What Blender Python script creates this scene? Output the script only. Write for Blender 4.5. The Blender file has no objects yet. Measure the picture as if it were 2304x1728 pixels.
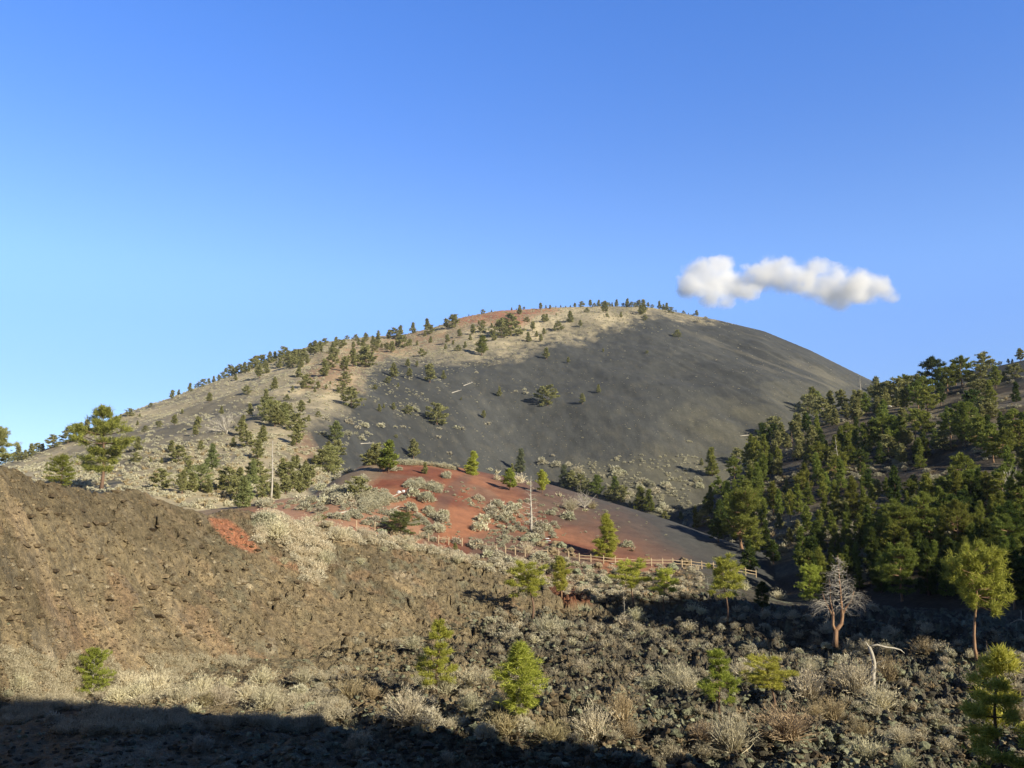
import bpy, math, random
import numpy as np
from mathutils import Vector
random.seed(7)
RNG = np.random.default_rng(7)
SC = bpy.context.scene
COL = SC.collection

# ------------------------------------------------------------------ camera
F_PX = 900.0
PITCH = math.atan(136.0 / F_PX)
cam_data = bpy.data.cameras.new('camera')
cam = bpy.data.objects.new('camera', cam_data)
COL.objects.link(cam)
cam_data.sensor_width = 36.0
cam_data.lens = 36.0 * F_PX / 1024.0
cam_data.clip_start = 0.5
cam_data.clip_end = 30000
cam.location = (0, 0, 0)
cam.rotation_euler = (math.pi / 2 + PITCH, 0, 0)
SC.camera = cam
SC.render.resolution_x = 1024
SC.render.resolution_y = 768

# ------------------------------------------------------------------ light
SUN_EL = math.radians(24)
SUN_A = math.radians(50)              # light travels towards (-sin a, cos a)
world = bpy.data.worlds.new("World")
SC.world = world
world.use_nodes = True
nt = world.node_tree
nt.nodes.clear()
wo = nt.nodes.new('ShaderNodeOutputWorld')
bg = nt.nodes.new('ShaderNodeBackground')
sky = nt.nodes.new('ShaderNodeTexSky')
sky.sky_type = 'NISHITA'
sky.sun_disc = False
sky.sun_elevation = SUN_EL
sky.sun_rotation = math.pi - SUN_A
sky.altitude = 2100
sky.air_density = 1.0
sky.dust_density = 0.1
sky.ozone_density = 2.2
bg.inputs[1].default_value = 0.15
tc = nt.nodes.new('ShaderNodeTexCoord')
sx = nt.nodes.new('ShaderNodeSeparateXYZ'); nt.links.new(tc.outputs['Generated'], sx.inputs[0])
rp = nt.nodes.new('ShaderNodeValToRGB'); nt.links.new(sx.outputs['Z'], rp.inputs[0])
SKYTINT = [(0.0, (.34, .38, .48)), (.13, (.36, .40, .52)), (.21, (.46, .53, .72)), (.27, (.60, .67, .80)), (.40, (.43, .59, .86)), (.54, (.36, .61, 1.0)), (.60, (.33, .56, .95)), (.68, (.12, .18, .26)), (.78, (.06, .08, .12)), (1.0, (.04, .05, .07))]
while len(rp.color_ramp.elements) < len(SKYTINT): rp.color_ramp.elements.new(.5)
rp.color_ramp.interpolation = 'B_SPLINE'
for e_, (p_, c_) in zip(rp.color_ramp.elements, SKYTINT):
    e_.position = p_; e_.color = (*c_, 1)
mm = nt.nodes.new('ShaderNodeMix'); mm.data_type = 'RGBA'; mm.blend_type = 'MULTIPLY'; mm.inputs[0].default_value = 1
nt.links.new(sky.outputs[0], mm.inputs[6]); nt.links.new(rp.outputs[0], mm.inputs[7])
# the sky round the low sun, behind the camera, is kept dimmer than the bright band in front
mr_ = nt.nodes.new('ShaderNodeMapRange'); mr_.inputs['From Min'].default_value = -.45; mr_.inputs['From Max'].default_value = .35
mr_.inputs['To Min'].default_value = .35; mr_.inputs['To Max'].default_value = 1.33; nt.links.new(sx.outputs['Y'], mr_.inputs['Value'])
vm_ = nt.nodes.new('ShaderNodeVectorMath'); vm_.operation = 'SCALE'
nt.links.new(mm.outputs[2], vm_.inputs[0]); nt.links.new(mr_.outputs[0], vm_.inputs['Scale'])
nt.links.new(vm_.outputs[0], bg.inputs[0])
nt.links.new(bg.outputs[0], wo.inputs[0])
sd = bpy.data.lights.new('sun', 'SUN')
sun = bpy.data.objects.new('sun', sd)
COL.objects.link(sun)
sd.energy = 4.35
sd.angle = math.radians(0.53)
sd.color = (1.0, 0.91, 0.73)
LDIR = Vector((-math.sin(SUN_A) * math.cos(SUN_EL), math.cos(SUN_A) * math.cos(SUN_EL), -math.sin(SUN_EL)))
sun.rotation_euler = LDIR.to_track_quat('-Z', 'Y').to_euler()
SC.view_settings.view_transform = 'Standard'
SC.view_settings.look = 'None'
SC.view_settings.exposure = 0.75
SC.view_settings.gamma = 1.0
try:
    SC.cycles.volume_bounces = 16
    SC.cycles.volume_step_rate = 1.0
except Exception:
    pass

# ------------------------------------------------------------------ pixel <-> ray
CP, SP = math.cos(PITCH), math.sin(PITCH)
def ray(u, v):
    """bearing and rise-per-metre of a picture point"""
    dx = (np.asarray(u, float) - 512) / F_PX
    dz = (384 - np.asarray(v, float)) / F_PX
    yy = CP - dz * SP
    zz = SP + dz * CP
    return np.arctan2(dx, yy), zz / np.hypot(dx, yy)
def proj(x, y, z):
    f = y * CP + z * SP
    upv = -y * SP + z * CP
    f = np.where(f < 0.1, 0.1, f)
    return 512 + F_PX * x / f, 384 - F_PX * upv / f

# ------------------------------------------------------------------ noise
def _hash(ix, iy, seed):
    h = (ix.astype(np.int64) * 374761393 + iy.astype(np.int64) * 668265263 + seed * 1442695041) & 0xffffffff
    h = ((h ^ (h >> 13)) * 1274126177) & 0xffffffff
    return ((h ^ (h >> 16)) & 0xffffff) / float(0xffffff)
def vnoise(x, y, seed=0):
    x0 = np.floor(x); y0 = np.floor(y)
    fx = x - x0; fy = y - y0
    fx = fx * fx * fx * (fx * (fx * 6 - 15) + 10); fy = fy * fy * fy * (fy * (fy * 6 - 15) + 10)
    a = _hash(x0, y0, seed); b = _hash(x0 + 1, y0, seed)
    c = _hash(x0, y0 + 1, seed); d = _hash(x0 + 1, y0 + 1, seed)
    return (a + (b - a) * fx) * (1 - fy) + (c + (d - c) * fx) * fy
def fbm(x, y, octv=4, seed=0, gain=0.5):
    s = 0; amp = 1; tot = 0
    for i in range(octv):
        ca, sa = math.cos(i * 1.1), math.sin(i * 1.1)
        s = s + amp * vnoise(x * ca - y * sa, x * sa + y * ca, seed + i * 17)
        tot += amp; amp *= gain
        x = x * 2.03; y = y * 2.03
    return s / tot * 2 - 1            # about -1..1
def worley(x, y, seed=0):
    x0 = np.floor(x); y0 = np.floor(y)
    d1 = np.full(x.shape, 9.0); d2 = np.full(x.shape, 9.0); idv = np.zeros(x.shape)
    for i in (-1, 0, 1):
        for j in (-1, 0, 1):
            cx = x0 + i; cy = y0 + j
            px = cx + _hash(cx, cy, seed); py = cy + _hash(cx, cy, seed + 5)
            d = np.hypot(px - x, py - y)
            hv = _hash(cx, cy, seed + 9)
            m = d < d1
            d2 = np.where(m, d1, np.minimum(d2, d))
            idv = np.where(m, hv, idv)
            d1 = np.where(m, d, d1)
    return d1, d2, idv
def sstep(a, b, x):
    t = np.clip((x - a) / (b - a), 0, 1)
    return t * t * (3 - 2 * t)

# ------------------------------------------------------------------ terrain
def _smooth(th, r, z, wr, wz):
    g = np.linspace(-1.25, 1.25, 5001)
    def sm(q, w):
        k = np.hanning(2 * int(w / 900 / .0005) + 3); k /= k.sum()
        p = len(k) // 2
        return np.convolve(np.pad(np.interp(g, th, q), p, mode='edge'), k, 'valid')
    return g, sm(r, wr), sm(z / r, wz)
def cresttab(lst, wz=7):
    """(u, v, r) -> smooth tables: bearing, distance, height"""
    a = np.array(lst, float)
    th, s = ray(a[:, 0], a[:, 1])
    o = np.argsort(th)
    g, r, q = _smooth(th[o], a[o, 2], (s * a[:, 2])[o], 60, wz)
    return g, r, q * r
def ztab(lst):
    """(u, z, r)"""
    a = np.array(lst, float)
    th, s = ray(a[:, 0], np.full(len(a), 500.0))
    o = np.argsort(th)
    g, r, q = _smooth(th[o], a[o, 2], a[o, 1], 90, 90)
    return g, r, q * r
LAVA_C = cresttab([(-200, 425, 76), (-60, 450, 78), (0, 464, 80), (20, 471, 82), (39, 480, 84), (62, 484, 86), (96, 493, 92), (120, 491, 96), (136, 488, 98), (154, 498, 100), (185, 508, 103), (208, 514, 106),
    (231, 509, 110), (256, 513, 112), (280, 517, 114), (302, 522, 116), (333, 526, 120), (387, 537, 124), (426, 546, 127), (472, 557, 130), (518, 569, 130), (545, 584, 126), (570, 612, 118), (590, 650, 108)])
LAVA_T = ztab([(-200, -12.5, 62), (0, -12.5, 66), (300, -12.5, 86), (500, -12.5, 104), (560, -12.5, 108), (590, -12.5, 106)])
RED_C = cresttab([(150, 520, 180), (190, 512, 185), (256, 504, 190), (310, 496, 195), (342, 475, 198), (364, 465, 200), (395, 462, 201), (426, 463, 202), (457, 467, 203), (503, 476, 205), (549, 484, 205), (595, 498, 200),
    (616, 504, 198), (657, 516, 193), (680, 524, 190), (720, 539, 185), (766, 552, 180), (800, 576, 175), (840, 612, 170)])
RED_T = cresttab([(150, 530, 150), (256, 521, 150), (333, 525, 148), (356, 529, 147), (429, 542, 146), (497, 553, 145), (558, 559, 145), (591, 563, 145), (628, 566, 146), (673, 567, 150),
    (713, 571, 153), (746, 577, 157), (800, 590, 162), (840, 620, 160)])
CONE_C = cresttab([(-200, 510, 480), (-60, 480, 560), (0, 466, 600), (18, 459, 610), (69, 441, 650), (120, 415, 700), (171, 398, 740), (231, 376, 790), (278, 357, 820), (324, 342, 850), (370, 337, 870), (403, 335, 885),
    (435, 327, 900), (463, 317, 920), (500, 310.5, 935), (556, 307.5, 950), (602, 306, 955), (648, 307, 955), (671, 311, 955), (718, 320, 945), (764, 331, 925), (810, 350, 900), (856, 373, 880), (875, 382, 870),
    (910, 400, 860), (1024, 460, 820), (1300, 560, 800)])
CONE_T = ztab([(-200, 0, 220), (0, 2, 215), (150, 3.2, 215), (300, 4, 225), (380, 4, 300), (500, 2, 420), (700, -1, 410), (800, -2, 430), (1024, -2, 460)])
WOOD_C = cresttab([(600, 680, 180), (640, 600, 190), (665, 560, 205), (690, 524, 235), (720, 486, 285), (760, 447, 322), (800, 422, 345), (840, 408, 362), (880, 398, 375), (930, 386, 390), (972, 372, 425), (1024, 360, 445), (1100, 350, 440), (1300, 350, 420)])
WOOD_T = ztab([(600, -13, 170), (690, -12, 172), (760, -12, 155), (850, -12, 138), (1024, -12.5, 124), (1300, -12.5, 110)])

def layer(th, r, C, T, p, back, below):
    rc = np.interp(th, C[0], C[1]); zc = np.interp(th, C[0], C[2])
    rt = np.interp(th, T[0], T[1]); zt = np.interp(th, T[0], T[2])
    t = (r - rt) / (rc - rt)
    tc = np.clip(t, 0, 1)
    z = zt + (zc - zt) * (1 - (1 - tc) ** p)
    z = np.where(t < 0, zt - below * (rt - r), z)
    z = np.where(t > 1, zc - back * (r - rc), z)
    return z, t
def base_ground(th, r):
    return np.interp(r, [0, 10, 38, 60, 100, 118, 145, 200, 480, 1000, 9000], [-1.9, -3.2, -11.4, -12.0, -12.4, -11.6, -8.2, -7, -2, -2, -60])
def seg_dist(x, y, ax, ay, bx, by):
    dx, dy = bx - ax, by - ay
    t = np.clip(((x - ax) * dx + (y - ay) * dy) / (dx * dx + dy * dy), 0, 1)
    return np.hypot(x - ax - t * dx, y - ay - t * dy)
def terrain(th, r):
    """height and dominant layer: 0 lava field, 1 lava slope, 2 red hill, 3 cone, 4 wooded hill with added shade ridge, 5 ridge behind the camera"""
    x = r * np.sin(th); y = r * np.cos(th)
    front = np.abs(th) < 1.2
    th_c = np.clip(th, -1.2, 1.2)
    zs = []
    z0 = base_ground(th, r)
    flat = sstep(0.18, 0.30, th) * sstep(100, 120, r) * (1 - sstep(180, 260, r))   # lava floor stays low on the right
    z0 = z0 * (1 - flat) + (-12.0) * flat
    n1 = fbm(x / 14, y / 14, 4, 3)
    n2 = fbm(x / 60, y / 60, 4, 11)
    # lava roughness
    w1, w2, wi = worley(x / 1.35 + .4 * n1, y / 1.35, 4)
    v1, v2, vi = worley(x / 0.5, y / 0.5 + .4 * n1, 14)
    rg = 1 - np.abs(fbm(x / 3.1, y / 3.1, 4, 31, .6))
    near = (1 - sstep(118, 150, r)) * sstep(20, 40, r)
    rightness = sstep(-0.35, 0.05, th + 0.06 * n1) * near
    rough = (0.25 + 0.75 * rightness) * near
    z0 = z0 + near * 0.9 * n1 + rough * (0.75 * (wi - .5) * sstep(0.0, .3, w2 - w1) + 0.48 * (vi - .5) * sstep(0, .3, v2 - v1) + 1.5 * (rg - .7) + .5 * fbm(x / .7, y / .7, 3, 151, .6) + .9 * sstep(.1, .5, n1) * (wi ** 2 - .3))
    z0 = z0 + sstep(400, 1500, r) * 12 * n2
    zs.append(z0)
    # brown lava slope on the left
    z1, t1 = layer(th_c, r, LAVA_C, LAVA_T, 1.25, .35, 2.0)
    gul = fbm((x * .8 + y * .35) / 5.0, (y - .3 * x) / 7, 4, 41)
    crk = sstep(.03, .0, np.abs(fbm(x / 6.5, y / 4.0, 3, 51))) * sstep(.0, .35, fbm(x / 9, y / 9, 2, 57))
    smooth = 1 - sstep(-.25, .02, th)
    pits = sstep(.70, .84, vnoise(x / .8, y / .9, 143) * .6 + .4 * vnoise(x / .35, y / .4, 144)) + sstep(.76, .86, vnoise(x / 1.7, y / 1.2, 145))
    z1 = z1 + (sstep(-.05, .25, t1) * (1 - .75 * sstep(.85, 1.0, t1))) * (0.40 * gul + .35 * n1 + .42 * fbm(x / 1.6, y / 1.0, 4, 147, .65) + .55 * fbm(x / 5.0, y / 1.5, 3, 149)) + (0.18 + .12 * (1 - smooth)) * ((vi - .5) * sstep(0, .25, v2 - v1)) + (.12 + .3 * (1 - smooth)) * ((wi - .5) * sstep(0, .2, w2 - w1)) + (.3 + .1 * (1 - smooth)) * (rg - .75) - 1.1 * crk - .45 * pits
    zs.append(z1)
    # red and black cinder hill
    z2, t2 = layer(th_c, r, RED_C, RED_T, 1.2, .28, .42)
    z2 = z2 + 0.8 * fbm(x / 22, y / 30, 3, 61) * (1 - sstep(.85, 1, t2)) * sstep(-.1, .2, t2) + .05 * (rg - .7)
    zs.append(z2)
    z3, t3 = layer(th_c, r, CONE_C, CONE_T, 1.05, .45, .22)
    vall = fbm((x - .5 * y) / 120, y / 500, 3, 71)
    z3 = z3 + sstep(-.05, .3, t3) * (1 - sstep(.8, 1.0, t3)) * (7.0 * vall + 4 * n2) + .8 * fbm(x / 9, y / 30, 3, 73) * (1 - sstep(.9, 1, t3))
    zs.append(z3)
    z4, t4 = layer(th_c, r, WOOD_C, WOOD_T, 1.1, .22, .5)
    z4 = z4 + sstep(-.05, .3, t4) * (1 - sstep(.85, 1, t4)) * (2.4 * fbm(x / 30, y / 30, 3, 81)) + .25 * n1 + .15 * (rg - .7)
    d = seg_dist(x, y, 120, 30, 155, 95)
    tt = np.clip(((x - 120) * 35 + (y - 30) * 65) / 5450.0, 0, 1)
    z4b = -13 + (64 - 27 * tt) * np.exp(-d * d / (2 * 17.0 * 17))  # unseen ridge added right of frame to shade the forest foot
    z4 = np.maximum(np.where(front, z4, -99), z4b)
    zs.append(z4)
    d = seg_dist(x, y, 57, -20, 86, -43)
    z5 = -13 + 56.2 * np.exp(-d * d / (2 * 20.0 ** 2)) + 1.0 * n1 * sstep(60, 20, d)  # unseen ridge, shaped to throw the foreground shadow
    zs.append(z5)
    for i in (1, 2, 3):
        zs[i] = np.where(front, zs[i], -99)
    Z = np.stack(zs)
    lay = np.argmax(Z, 0)
    z = Z.max(0)
    return z, lay

def seq(a, b, st):
    return list(np.arange(a, b, st))
TH_V = math.radians(30.5)
ths = np.array(list(np.linspace(-math.pi, -math.radians(33), 44)[:-1]) + list(np.linspace(-math.radians(33), -TH_V, 12)[:-1]) + list(np.linspace(-TH_V, TH_V, 900)) +
               list(np.linspace(TH_V, math.radians(34), 14)[1:-1]) + list(np.linspace(math.radians(34), math.pi, 60)))
rs = np.array([0.5] + seq(3, 40, 2.0) + seq(40, 106, .15) + seq(106, 150, .36) + seq(150, 210, .6) + seq(210, 330, 1.2) + seq(330, 1000, 2.6) + list(np.geomspace(1000, 9000, 26)))
TH, RR = np.meshgrid(ths, rs)
ZZ, LAY = terrain(TH, RR)
XX = RR * np.sin(TH); YY = RR * np.cos(TH)
ZZ[:, -1] = ZZ[:, 0]
UU, VV = proj(XX, YY, ZZ)
SLP = ZZ / RR

def ground_z(x, y):
    th = np.arctan2(x, y); r = np.hypot(x, y)
    return _sample(th, r)
def _sample(th, r):
    th = np.atleast_1d(th); r = np.atleast_1d(r)
    j = np.clip(np.searchsorted(ths, th) - 1, 0, len(ths) - 2); i = np.clip(np.searchsorted(rs, r) - 1, 0, len(rs) - 2)
    a = (th - ths[j]) / (ths[j + 1] - ths[j]); b = (r - rs[i]) / (rs[i + 1] - rs[i])
    return (ZZ[i, j] * (1 - a) + ZZ[i, j + 1] * a) * (1 - b) + (ZZ[i + 1, j] * (1 - a) + ZZ[i + 1, j + 1] * a) * b
def hit(u, v, rmin=30.0, snap=60):
    """where the view ray through a picture point meets the ground"""
    for k in range(snap):
        th, s = ray(u, v + k * .5)
        j = int(np.clip(np.searchsorted(ths, th), 0, len(ths) - 1))
        ok = np.nonzero((SLP[:, j] >= s) & (rs > rmin) & (rs < 1000))[0]
        if len(ok):
            i = ok[0]
            r = rs[i]
            return r * math.sin(th), r * math.cos(th), float(_sample(th, r)[0]), r, int(LAY[i, j])
    return None

# ------------------------------------------------------------------ materials
def new_mat(name):
    m = bpy.data.materials.new(name); m.use_nodes = True
    t = m.node_tree; t.nodes.clear()
    return m, t
def N(t, kind, **kw):
    n = t.nodes.new(kind)
    for k, v in kw.items(): setattr(n, k, v)
    return n
def mixcol(t, mode, fac, a, b):
    n = N(t, 'ShaderNodeMix', data_type='RGBA', blend_type=mode)
    for s, val in ((0, fac), (6, a), (7, b)):
        if hasattr(val, 'links') or isinstance(val, bpy.types.NodeSocket): t.links.new(val, n.inputs[s])
        else: n.inputs[s].default_value = val
    return n.outputs[2]
def ramp(t, fac, stops):
    n = N(t, 'ShaderNodeValToRGB')
    e = n.color_ramp.elements
    while len(e) < len(stops): e.new(.5)
    for i, (p, c) in enumerate(stops):
        e[i].position = p; e[i].color = c if len(c) == 4 else (*c, 1)
    t.links.new(fac, n.inputs[0]); return n.outputs[0]
def noise(t, vec, scale, detail=4, rough=.6):
    n = N(t, 'ShaderNodeTexNoise'); n.inputs['Scale'].default_value = scale
    n.inputs['Detail'].default_value = detail; n.inputs['Roughness'].default_value = rough
    t.links.new(vec, n.inputs['Vector']); return n.outputs['Fac']
def ground_mat(name, s1, s2, bump_d, bump_s, var=.5):
    m, t = new_mat(name)
    out = N(t, 'ShaderNodeOutputMaterial'); b = N(t, 'ShaderNodeBsdfPrincipled')
    b.inputs['Roughness'].default_value = .95
    b.inputs['Specular IOR Level'].default_value = .15
    g = N(t, 'ShaderNodeNewGeometry').outputs['Position']
    at = N(t, 'ShaderNodeAttribute', attribute_name='alb').outputs['Color']
    n1 = noise(t, g, s1, 6, .7); n2 = noise(t, g, s2, 3, .6)
    lo, hi = 1 - var, 1 + var
    r1 = ramp(t, n1, [(.28, (lo, lo, lo)), (.5, (1, 1, 1)), (.72, (hi, hi * .98, hi * .94))])
    c = mixcol(t, 'MULTIPLY', 1.0, at, r1)
    r2 = ramp(t, n2, [(.3, (.8, .8, .82)), (.7, (1.18, 1.16, 1.12))])
    c = mixcol(t, 'MULTIPLY', 1.0, c, r2)
    t.links.new(c, b.inputs['Base Color'])
    bp = N(t, 'ShaderNodeBump'); bp.inputs['Strength'].default_value = bump_s; bp.inputs['Distance'].default_value = bump_d
    vo = N(t, 'ShaderNodeTexVoronoi'); vo.inputs['Scale'].default_value = s2 * 1.3; t.links.new(g, vo.inputs['Vector'])
    ad = N(t, 'ShaderNodeMath', operation='ADD'); t.links.new(n1, ad.inputs[0]); t.links.new(vo.outputs['Distance'], ad.inputs[1])
    t.links.new(ad.outputs[0], bp.inputs['Height']); t.links.new(bp.outputs[0], b.inputs['Normal'])
    t.links.new(b.outputs[0], out.inputs[0])
    return m
def leaf_mat(name, dark, light, transl=.25, tip=None):
    m, t = new_mat(name)
    out = N(t, 'ShaderNodeOutputMaterial')
    geo = N(t, 'ShaderNodeNewGeometry'); oi = N(t, 'ShaderNodeObjectInfo')
    c = ramp(t, geo.outputs['Random Per Island'], [(0, dark), (1, light)])
    hv = N(t, 'ShaderNodeHueSaturation')
    mr = N(t, 'ShaderNodeMapRange'); mr.inputs['To Min'].default_value = .475; mr.inputs['To Max'].default_value = .515
    t.links.new(oi.outputs['Random'], mr.inputs['Value']); t.links.new(mr.outputs[0], hv.inputs['Hue'])
    mr2 = N(t, 'ShaderNodeMapRange'); mr2.inputs['To Min'].default_value = .8; mr2.inputs['To Max'].default_value = 1.2
    ml = N(t, 'ShaderNodeMath', operation='FRACT'); m7 = N(t, 'ShaderNodeMath', operation='MULTIPLY'); m7.inputs[1].default_value = 7.31
    t.links.new(oi.outputs['Random'], m7.inputs[0]); t.links.new(m7.outputs[0], ml.inputs[0])
    t.links.new(ml.outputs[0], mr2.inputs['Value']); t.links.new(mr2.outputs[0], hv.inputs['Value'])
    t.links.new(c, hv.inputs['Color'])
    d = N(t, 'ShaderNodeBsdfDiffuse'); tr = N(t, 'ShaderNodeBsdfTranslucent'); mx = N(t, 'ShaderNodeMixShader')
    mx.inputs[0].default_value = transl
    t.links.new(hv.outputs[0], d.inputs[0]); t.links.new(hv.outputs[0], tr.inputs[0])
    t.links.new(d.outputs[0], mx.inputs[1]); t.links.new(tr.outputs[0], mx.inputs[2]); t.links.new(mx.outputs[0], out.inputs[0])
    return m
def bark_mat(name, a, b_, scale=8.0, rough=.9):
    m, t = new_mat(name)
    out = N(t, 'ShaderNodeOutputMaterial'); b = N(t, 'ShaderNodeBsdfPrincipled'); b.inputs['Roughness'].default_value = rough
    g = N(t, 'ShaderNodeNewGeometry').outputs['Position']
    mp = N(t, 'ShaderNodeMapping'); mp.inputs['Scale'].default_value = (1, 1, .25); t.links.new(g, mp.inputs['Vector'])
    n1 = noise(t, mp.outputs[0], scale, 5, .7)
    c = ramp(t, n1, [(.3, a), (.7, b_)])
    t.links.new(c, b.inputs['Base Color'])
    bp = N(t, 'ShaderNodeBump'); bp.inputs['Strength'].default_value = .6; bp.inputs['Distance'].default_value = .03
    t.links.new(n1, bp.inputs['Height']); t.links.new(bp.outputs[0], b.inputs['Normal']); t.links.new(b.outputs[0], out.inputs[0])
    return m
M = {}
M['lava'] = ground_mat('lava_ground', 1.6, 7.0, .12, .9, .55)
M['slope'] = ground_mat('lava_slope_crust', 1.6, 8.0, .14, 1.0, .62)
M['cinder'] = ground_mat('cinder', .5, 6.0, .03, .4, .22)
M['cone'] = ground_mat('cone_cinder', .06, .9, .15, .5, .2)
M['wood'] = ground_mat('forest_floor', .25, 2.0, .12, .7, .5)
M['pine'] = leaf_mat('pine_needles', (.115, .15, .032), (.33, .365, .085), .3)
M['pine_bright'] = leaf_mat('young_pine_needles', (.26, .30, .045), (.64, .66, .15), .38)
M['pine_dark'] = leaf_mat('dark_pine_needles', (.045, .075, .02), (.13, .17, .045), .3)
M['pine_far'] = leaf_mat('far_pine_needles', (.20, .22, .085), (.43, .455, .19), .3)
M['pine_grey'] = leaf_mat('grey_fir_needles', (.13, .16, .08), (.27, .29, .16), .3)
M['straw'] = leaf_mat('rabbitbrush_twigs', (.42, .385, .25), (.76, .70, .49), .2)
M['rust'] = leaf_mat('rusty_brush_twigs', (.32, .26, .14), (.55, .46, .28), .2)
M['sage'] = leaf_mat('sagebrush_leaves', (.40, .38, .27), (.68, .65, .47), .2)
M['green_bush'] = leaf_mat('green_bush_leaves', (.12, .15, .05), (.28, .3, .1), .2)
M['bark'] = bark_mat('pine_bark', (.10, .06, .04), (.26, .16, .10))
M['bark_red'] = bark_mat('orange_pine_bark', (.22, .12, .07), (.45, .28, .16), 5)
M['bleached'] = bark_mat('bleached_wood', (.30, .27, .22), (.62, .57, .48), 6)
M['fence'] = bark_mat('weathered_fence_wood', (.34, .25, .15), (.60, .47, .31), 5)
M['snow'] = bark_mat('old_snow', (.75, .78, .82), (.85, .87, .9), 2)
def rock_mat(name, stops):
    m, t = new_mat(name)
    out = N(t, 'ShaderNodeOutputMaterial'); b = N(t, 'ShaderNodeBsdfPrincipled'); b.inputs['Roughness'].default_value = .95; b.inputs['Specular IOR Level'].default_value = .1
    g = N(t, 'ShaderNodeNewGeometry'); c1 = ramp(t, g.outputs['Random Per Island'], stops)
    n1 = noise(t, g.outputs['Position'], 5.0, 5, .7)
    c = mixcol(t, 'MULTIPLY', 1.0, c1, ramp(t, n1, [(.35, (.45, .45, .45)), (.65, (1.5, 1.5, 1.4))]))
    t.links.new(c, b.inputs['Base Color'])
    bp = N(t, 'ShaderNodeBump'); bp.inputs['Strength'].default_value = .9; bp.inputs['Distance'].default_value = .08
    t.links.new(n1, bp.inputs['Height']); t.links.new(bp.outputs[0], b.inputs['Normal']); t.links.new(b.outputs[0], out.inputs[0])
    return m
M['rock'] = rock_mat('lava_rock', [(0, (.05, .045, .036)), (.45, (.10, .09, .065)), (.7, (.18, .19, .125)), (1, (.27, .28, .195))])
M['rock_brown'] = rock_mat('brown_lava_rock', [(0, (.08, .06, .04)), (.5, (.16, .12, .075)), (1, (.28, .22, .14))])

# ------------------------------------------------------------------ mesh helpers
def mesh_from(name, V, Fc, mats, midx=None, smooth=False):
    """V (n,3), Fc (m,k) uniform polygons, or list of such arrays"""
    me = bpy.data.meshes.new(name)
    if not isinstance(Fc, list): Fc = [Fc]
    Fc = [np.asarray(f, np.int64) for f in Fc if len(f)]
    V = np.asarray(V, np.float32)
    me.vertices.add(len(V)); me.vertices.foreach_set('co', V.ravel())
    nl = sum(f.size for f in Fc); npoly = sum(len(f) for f in Fc)
    me.loops.add(nl); me.loops.foreach_set('vertex_index', np.concatenate([f.ravel() for f in Fc]).astype(np.int32))
    me.polygons.add(npoly)
    tot = np.concatenate([np.full(len(f), f.shape[1]) for f in Fc]).astype(np.int32)
    st = np.concatenate([[0], np.cumsum(tot)[:-1]]).astype(np.int32)
    me.polygons.foreach_set('loop_start', st); me.polygons.foreach_set('loop_total', tot)
    for m in mats: me.materials.append(m)
    if midx is not None: me.polygons.foreach_set('material_index', np.asarray(midx, np.int32))
    me.polygons.foreach_set('use_smooth', np.full(npoly, smooth))
    me.update(calc_edges=True); me.validate()
    return me
def link(name, me, parent=None):
    o = bpy.data.objects.new(name, me); COL.objects.link(o)
    if parent: o.parent = parent
    return o
class MB:
    def __init__(s): s.V = []; s.F = {3: [], 4: []}; s.n = 0
    def add(s, V, Fc):
        V = np.asarray(V, float); Fc = np.asarray(Fc, int)
        s.V.append(V); s.F[Fc.shape[1]].append(Fc + s.n); s.n += len(V)
    def tube(s, P, R, seg=6):
        P = np.asarray(P, float); R = np.asarray(R, float); n = len(P)
        T = np.gradient(P, axis=0); T /= np.linalg.norm(T, axis=1)[:, None] + 1e-9
        ref = np.array([1.0, .13, .07]) if abs(T[0, 2]) > .6 else np.array([0, 0, 1.0])
        A = np.cross(T, ref); A /= np.linalg.norm(A, axis=1)[:, None] + 1e-9
        B = np.cross(T, A)
        an = np.arange(seg) * 2 * math.pi / seg
        V = P[:, None] + R[:, None, None] * (np.cos(an)[None, :, None] * A[:, None] + np.sin(an)[None, :, None] * B[:, None])
        V = V.reshape(-1, 3)
        i = np.arange(n - 1)[:, None] * seg; j = np.arange(seg)[None]; k = (j + 1) % seg
        Fq = np.stack([i + j, i + k, i + seg + k, i + seg + j], -1).reshape(-1, 4)
        base = len(V)
        V = np.vstack([V, P[-1:] + T[-1:] * R[-1], P[:1]])
        jj = np.arange(seg); kk = (jj + 1) % seg
        cap = np.stack([(n - 1) * seg + jj, (n - 1) * seg + kk, np.full(seg, base)], -1)
        cap2 = np.stack([kk, jj, np.full(seg, base + 1)], -1)
        s.V.append(V); s.F[4].append(Fq + s.n); s.F[3].append(np.vstack([cap, cap2]) + s.n); s.n += len(V)
    def arr(s):
        V = np.vstack(s.V) if s.V else np.zeros((0, 3))
        return V, [np.vstack(f) for f in (s.F[3], s.F[4]) if f]
    def mesh(s, name, mats, smooth=False):
        V, Fc = s.arr(); return mesh_from(name, V, Fc, mats, smooth=smooth)
def unit(a): return a / (np.linalg.norm(a, axis=-1, keepdims=True) + 1e-9)
def blades(mb, C, D, size, nb, width, rng, spread=.8, up=.25):
    """tufts: nb thin triangles sprayed from each centre"""
    n = len(C)
    d = np.repeat(D, nb, 0) * .7 + rng.normal(size=(n * nb, 3)) * spread; d[:, 2] += up
    d = unit(d)
    sz = np.repeat(np.broadcast_to(size, (n,)), nb) * rng.uniform(.6, 1.25, n * nb)
    c = np.repeat(C, nb, 0) + rng.normal(size=(n * nb, 3)) * (sz * .22)[:, None]
    sd_ = unit(np.cross(d, rng.normal(size=(n * nb, 3)))) * (sz * width * .5)[:, None]
    tip = c + d * sz[:, None]
    V = np.stack([c - sd_, c + sd_, tip], 1).reshape(-1, 3)
    mb.add(V, np.arange(len(V)).reshape(-1, 3))

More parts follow.
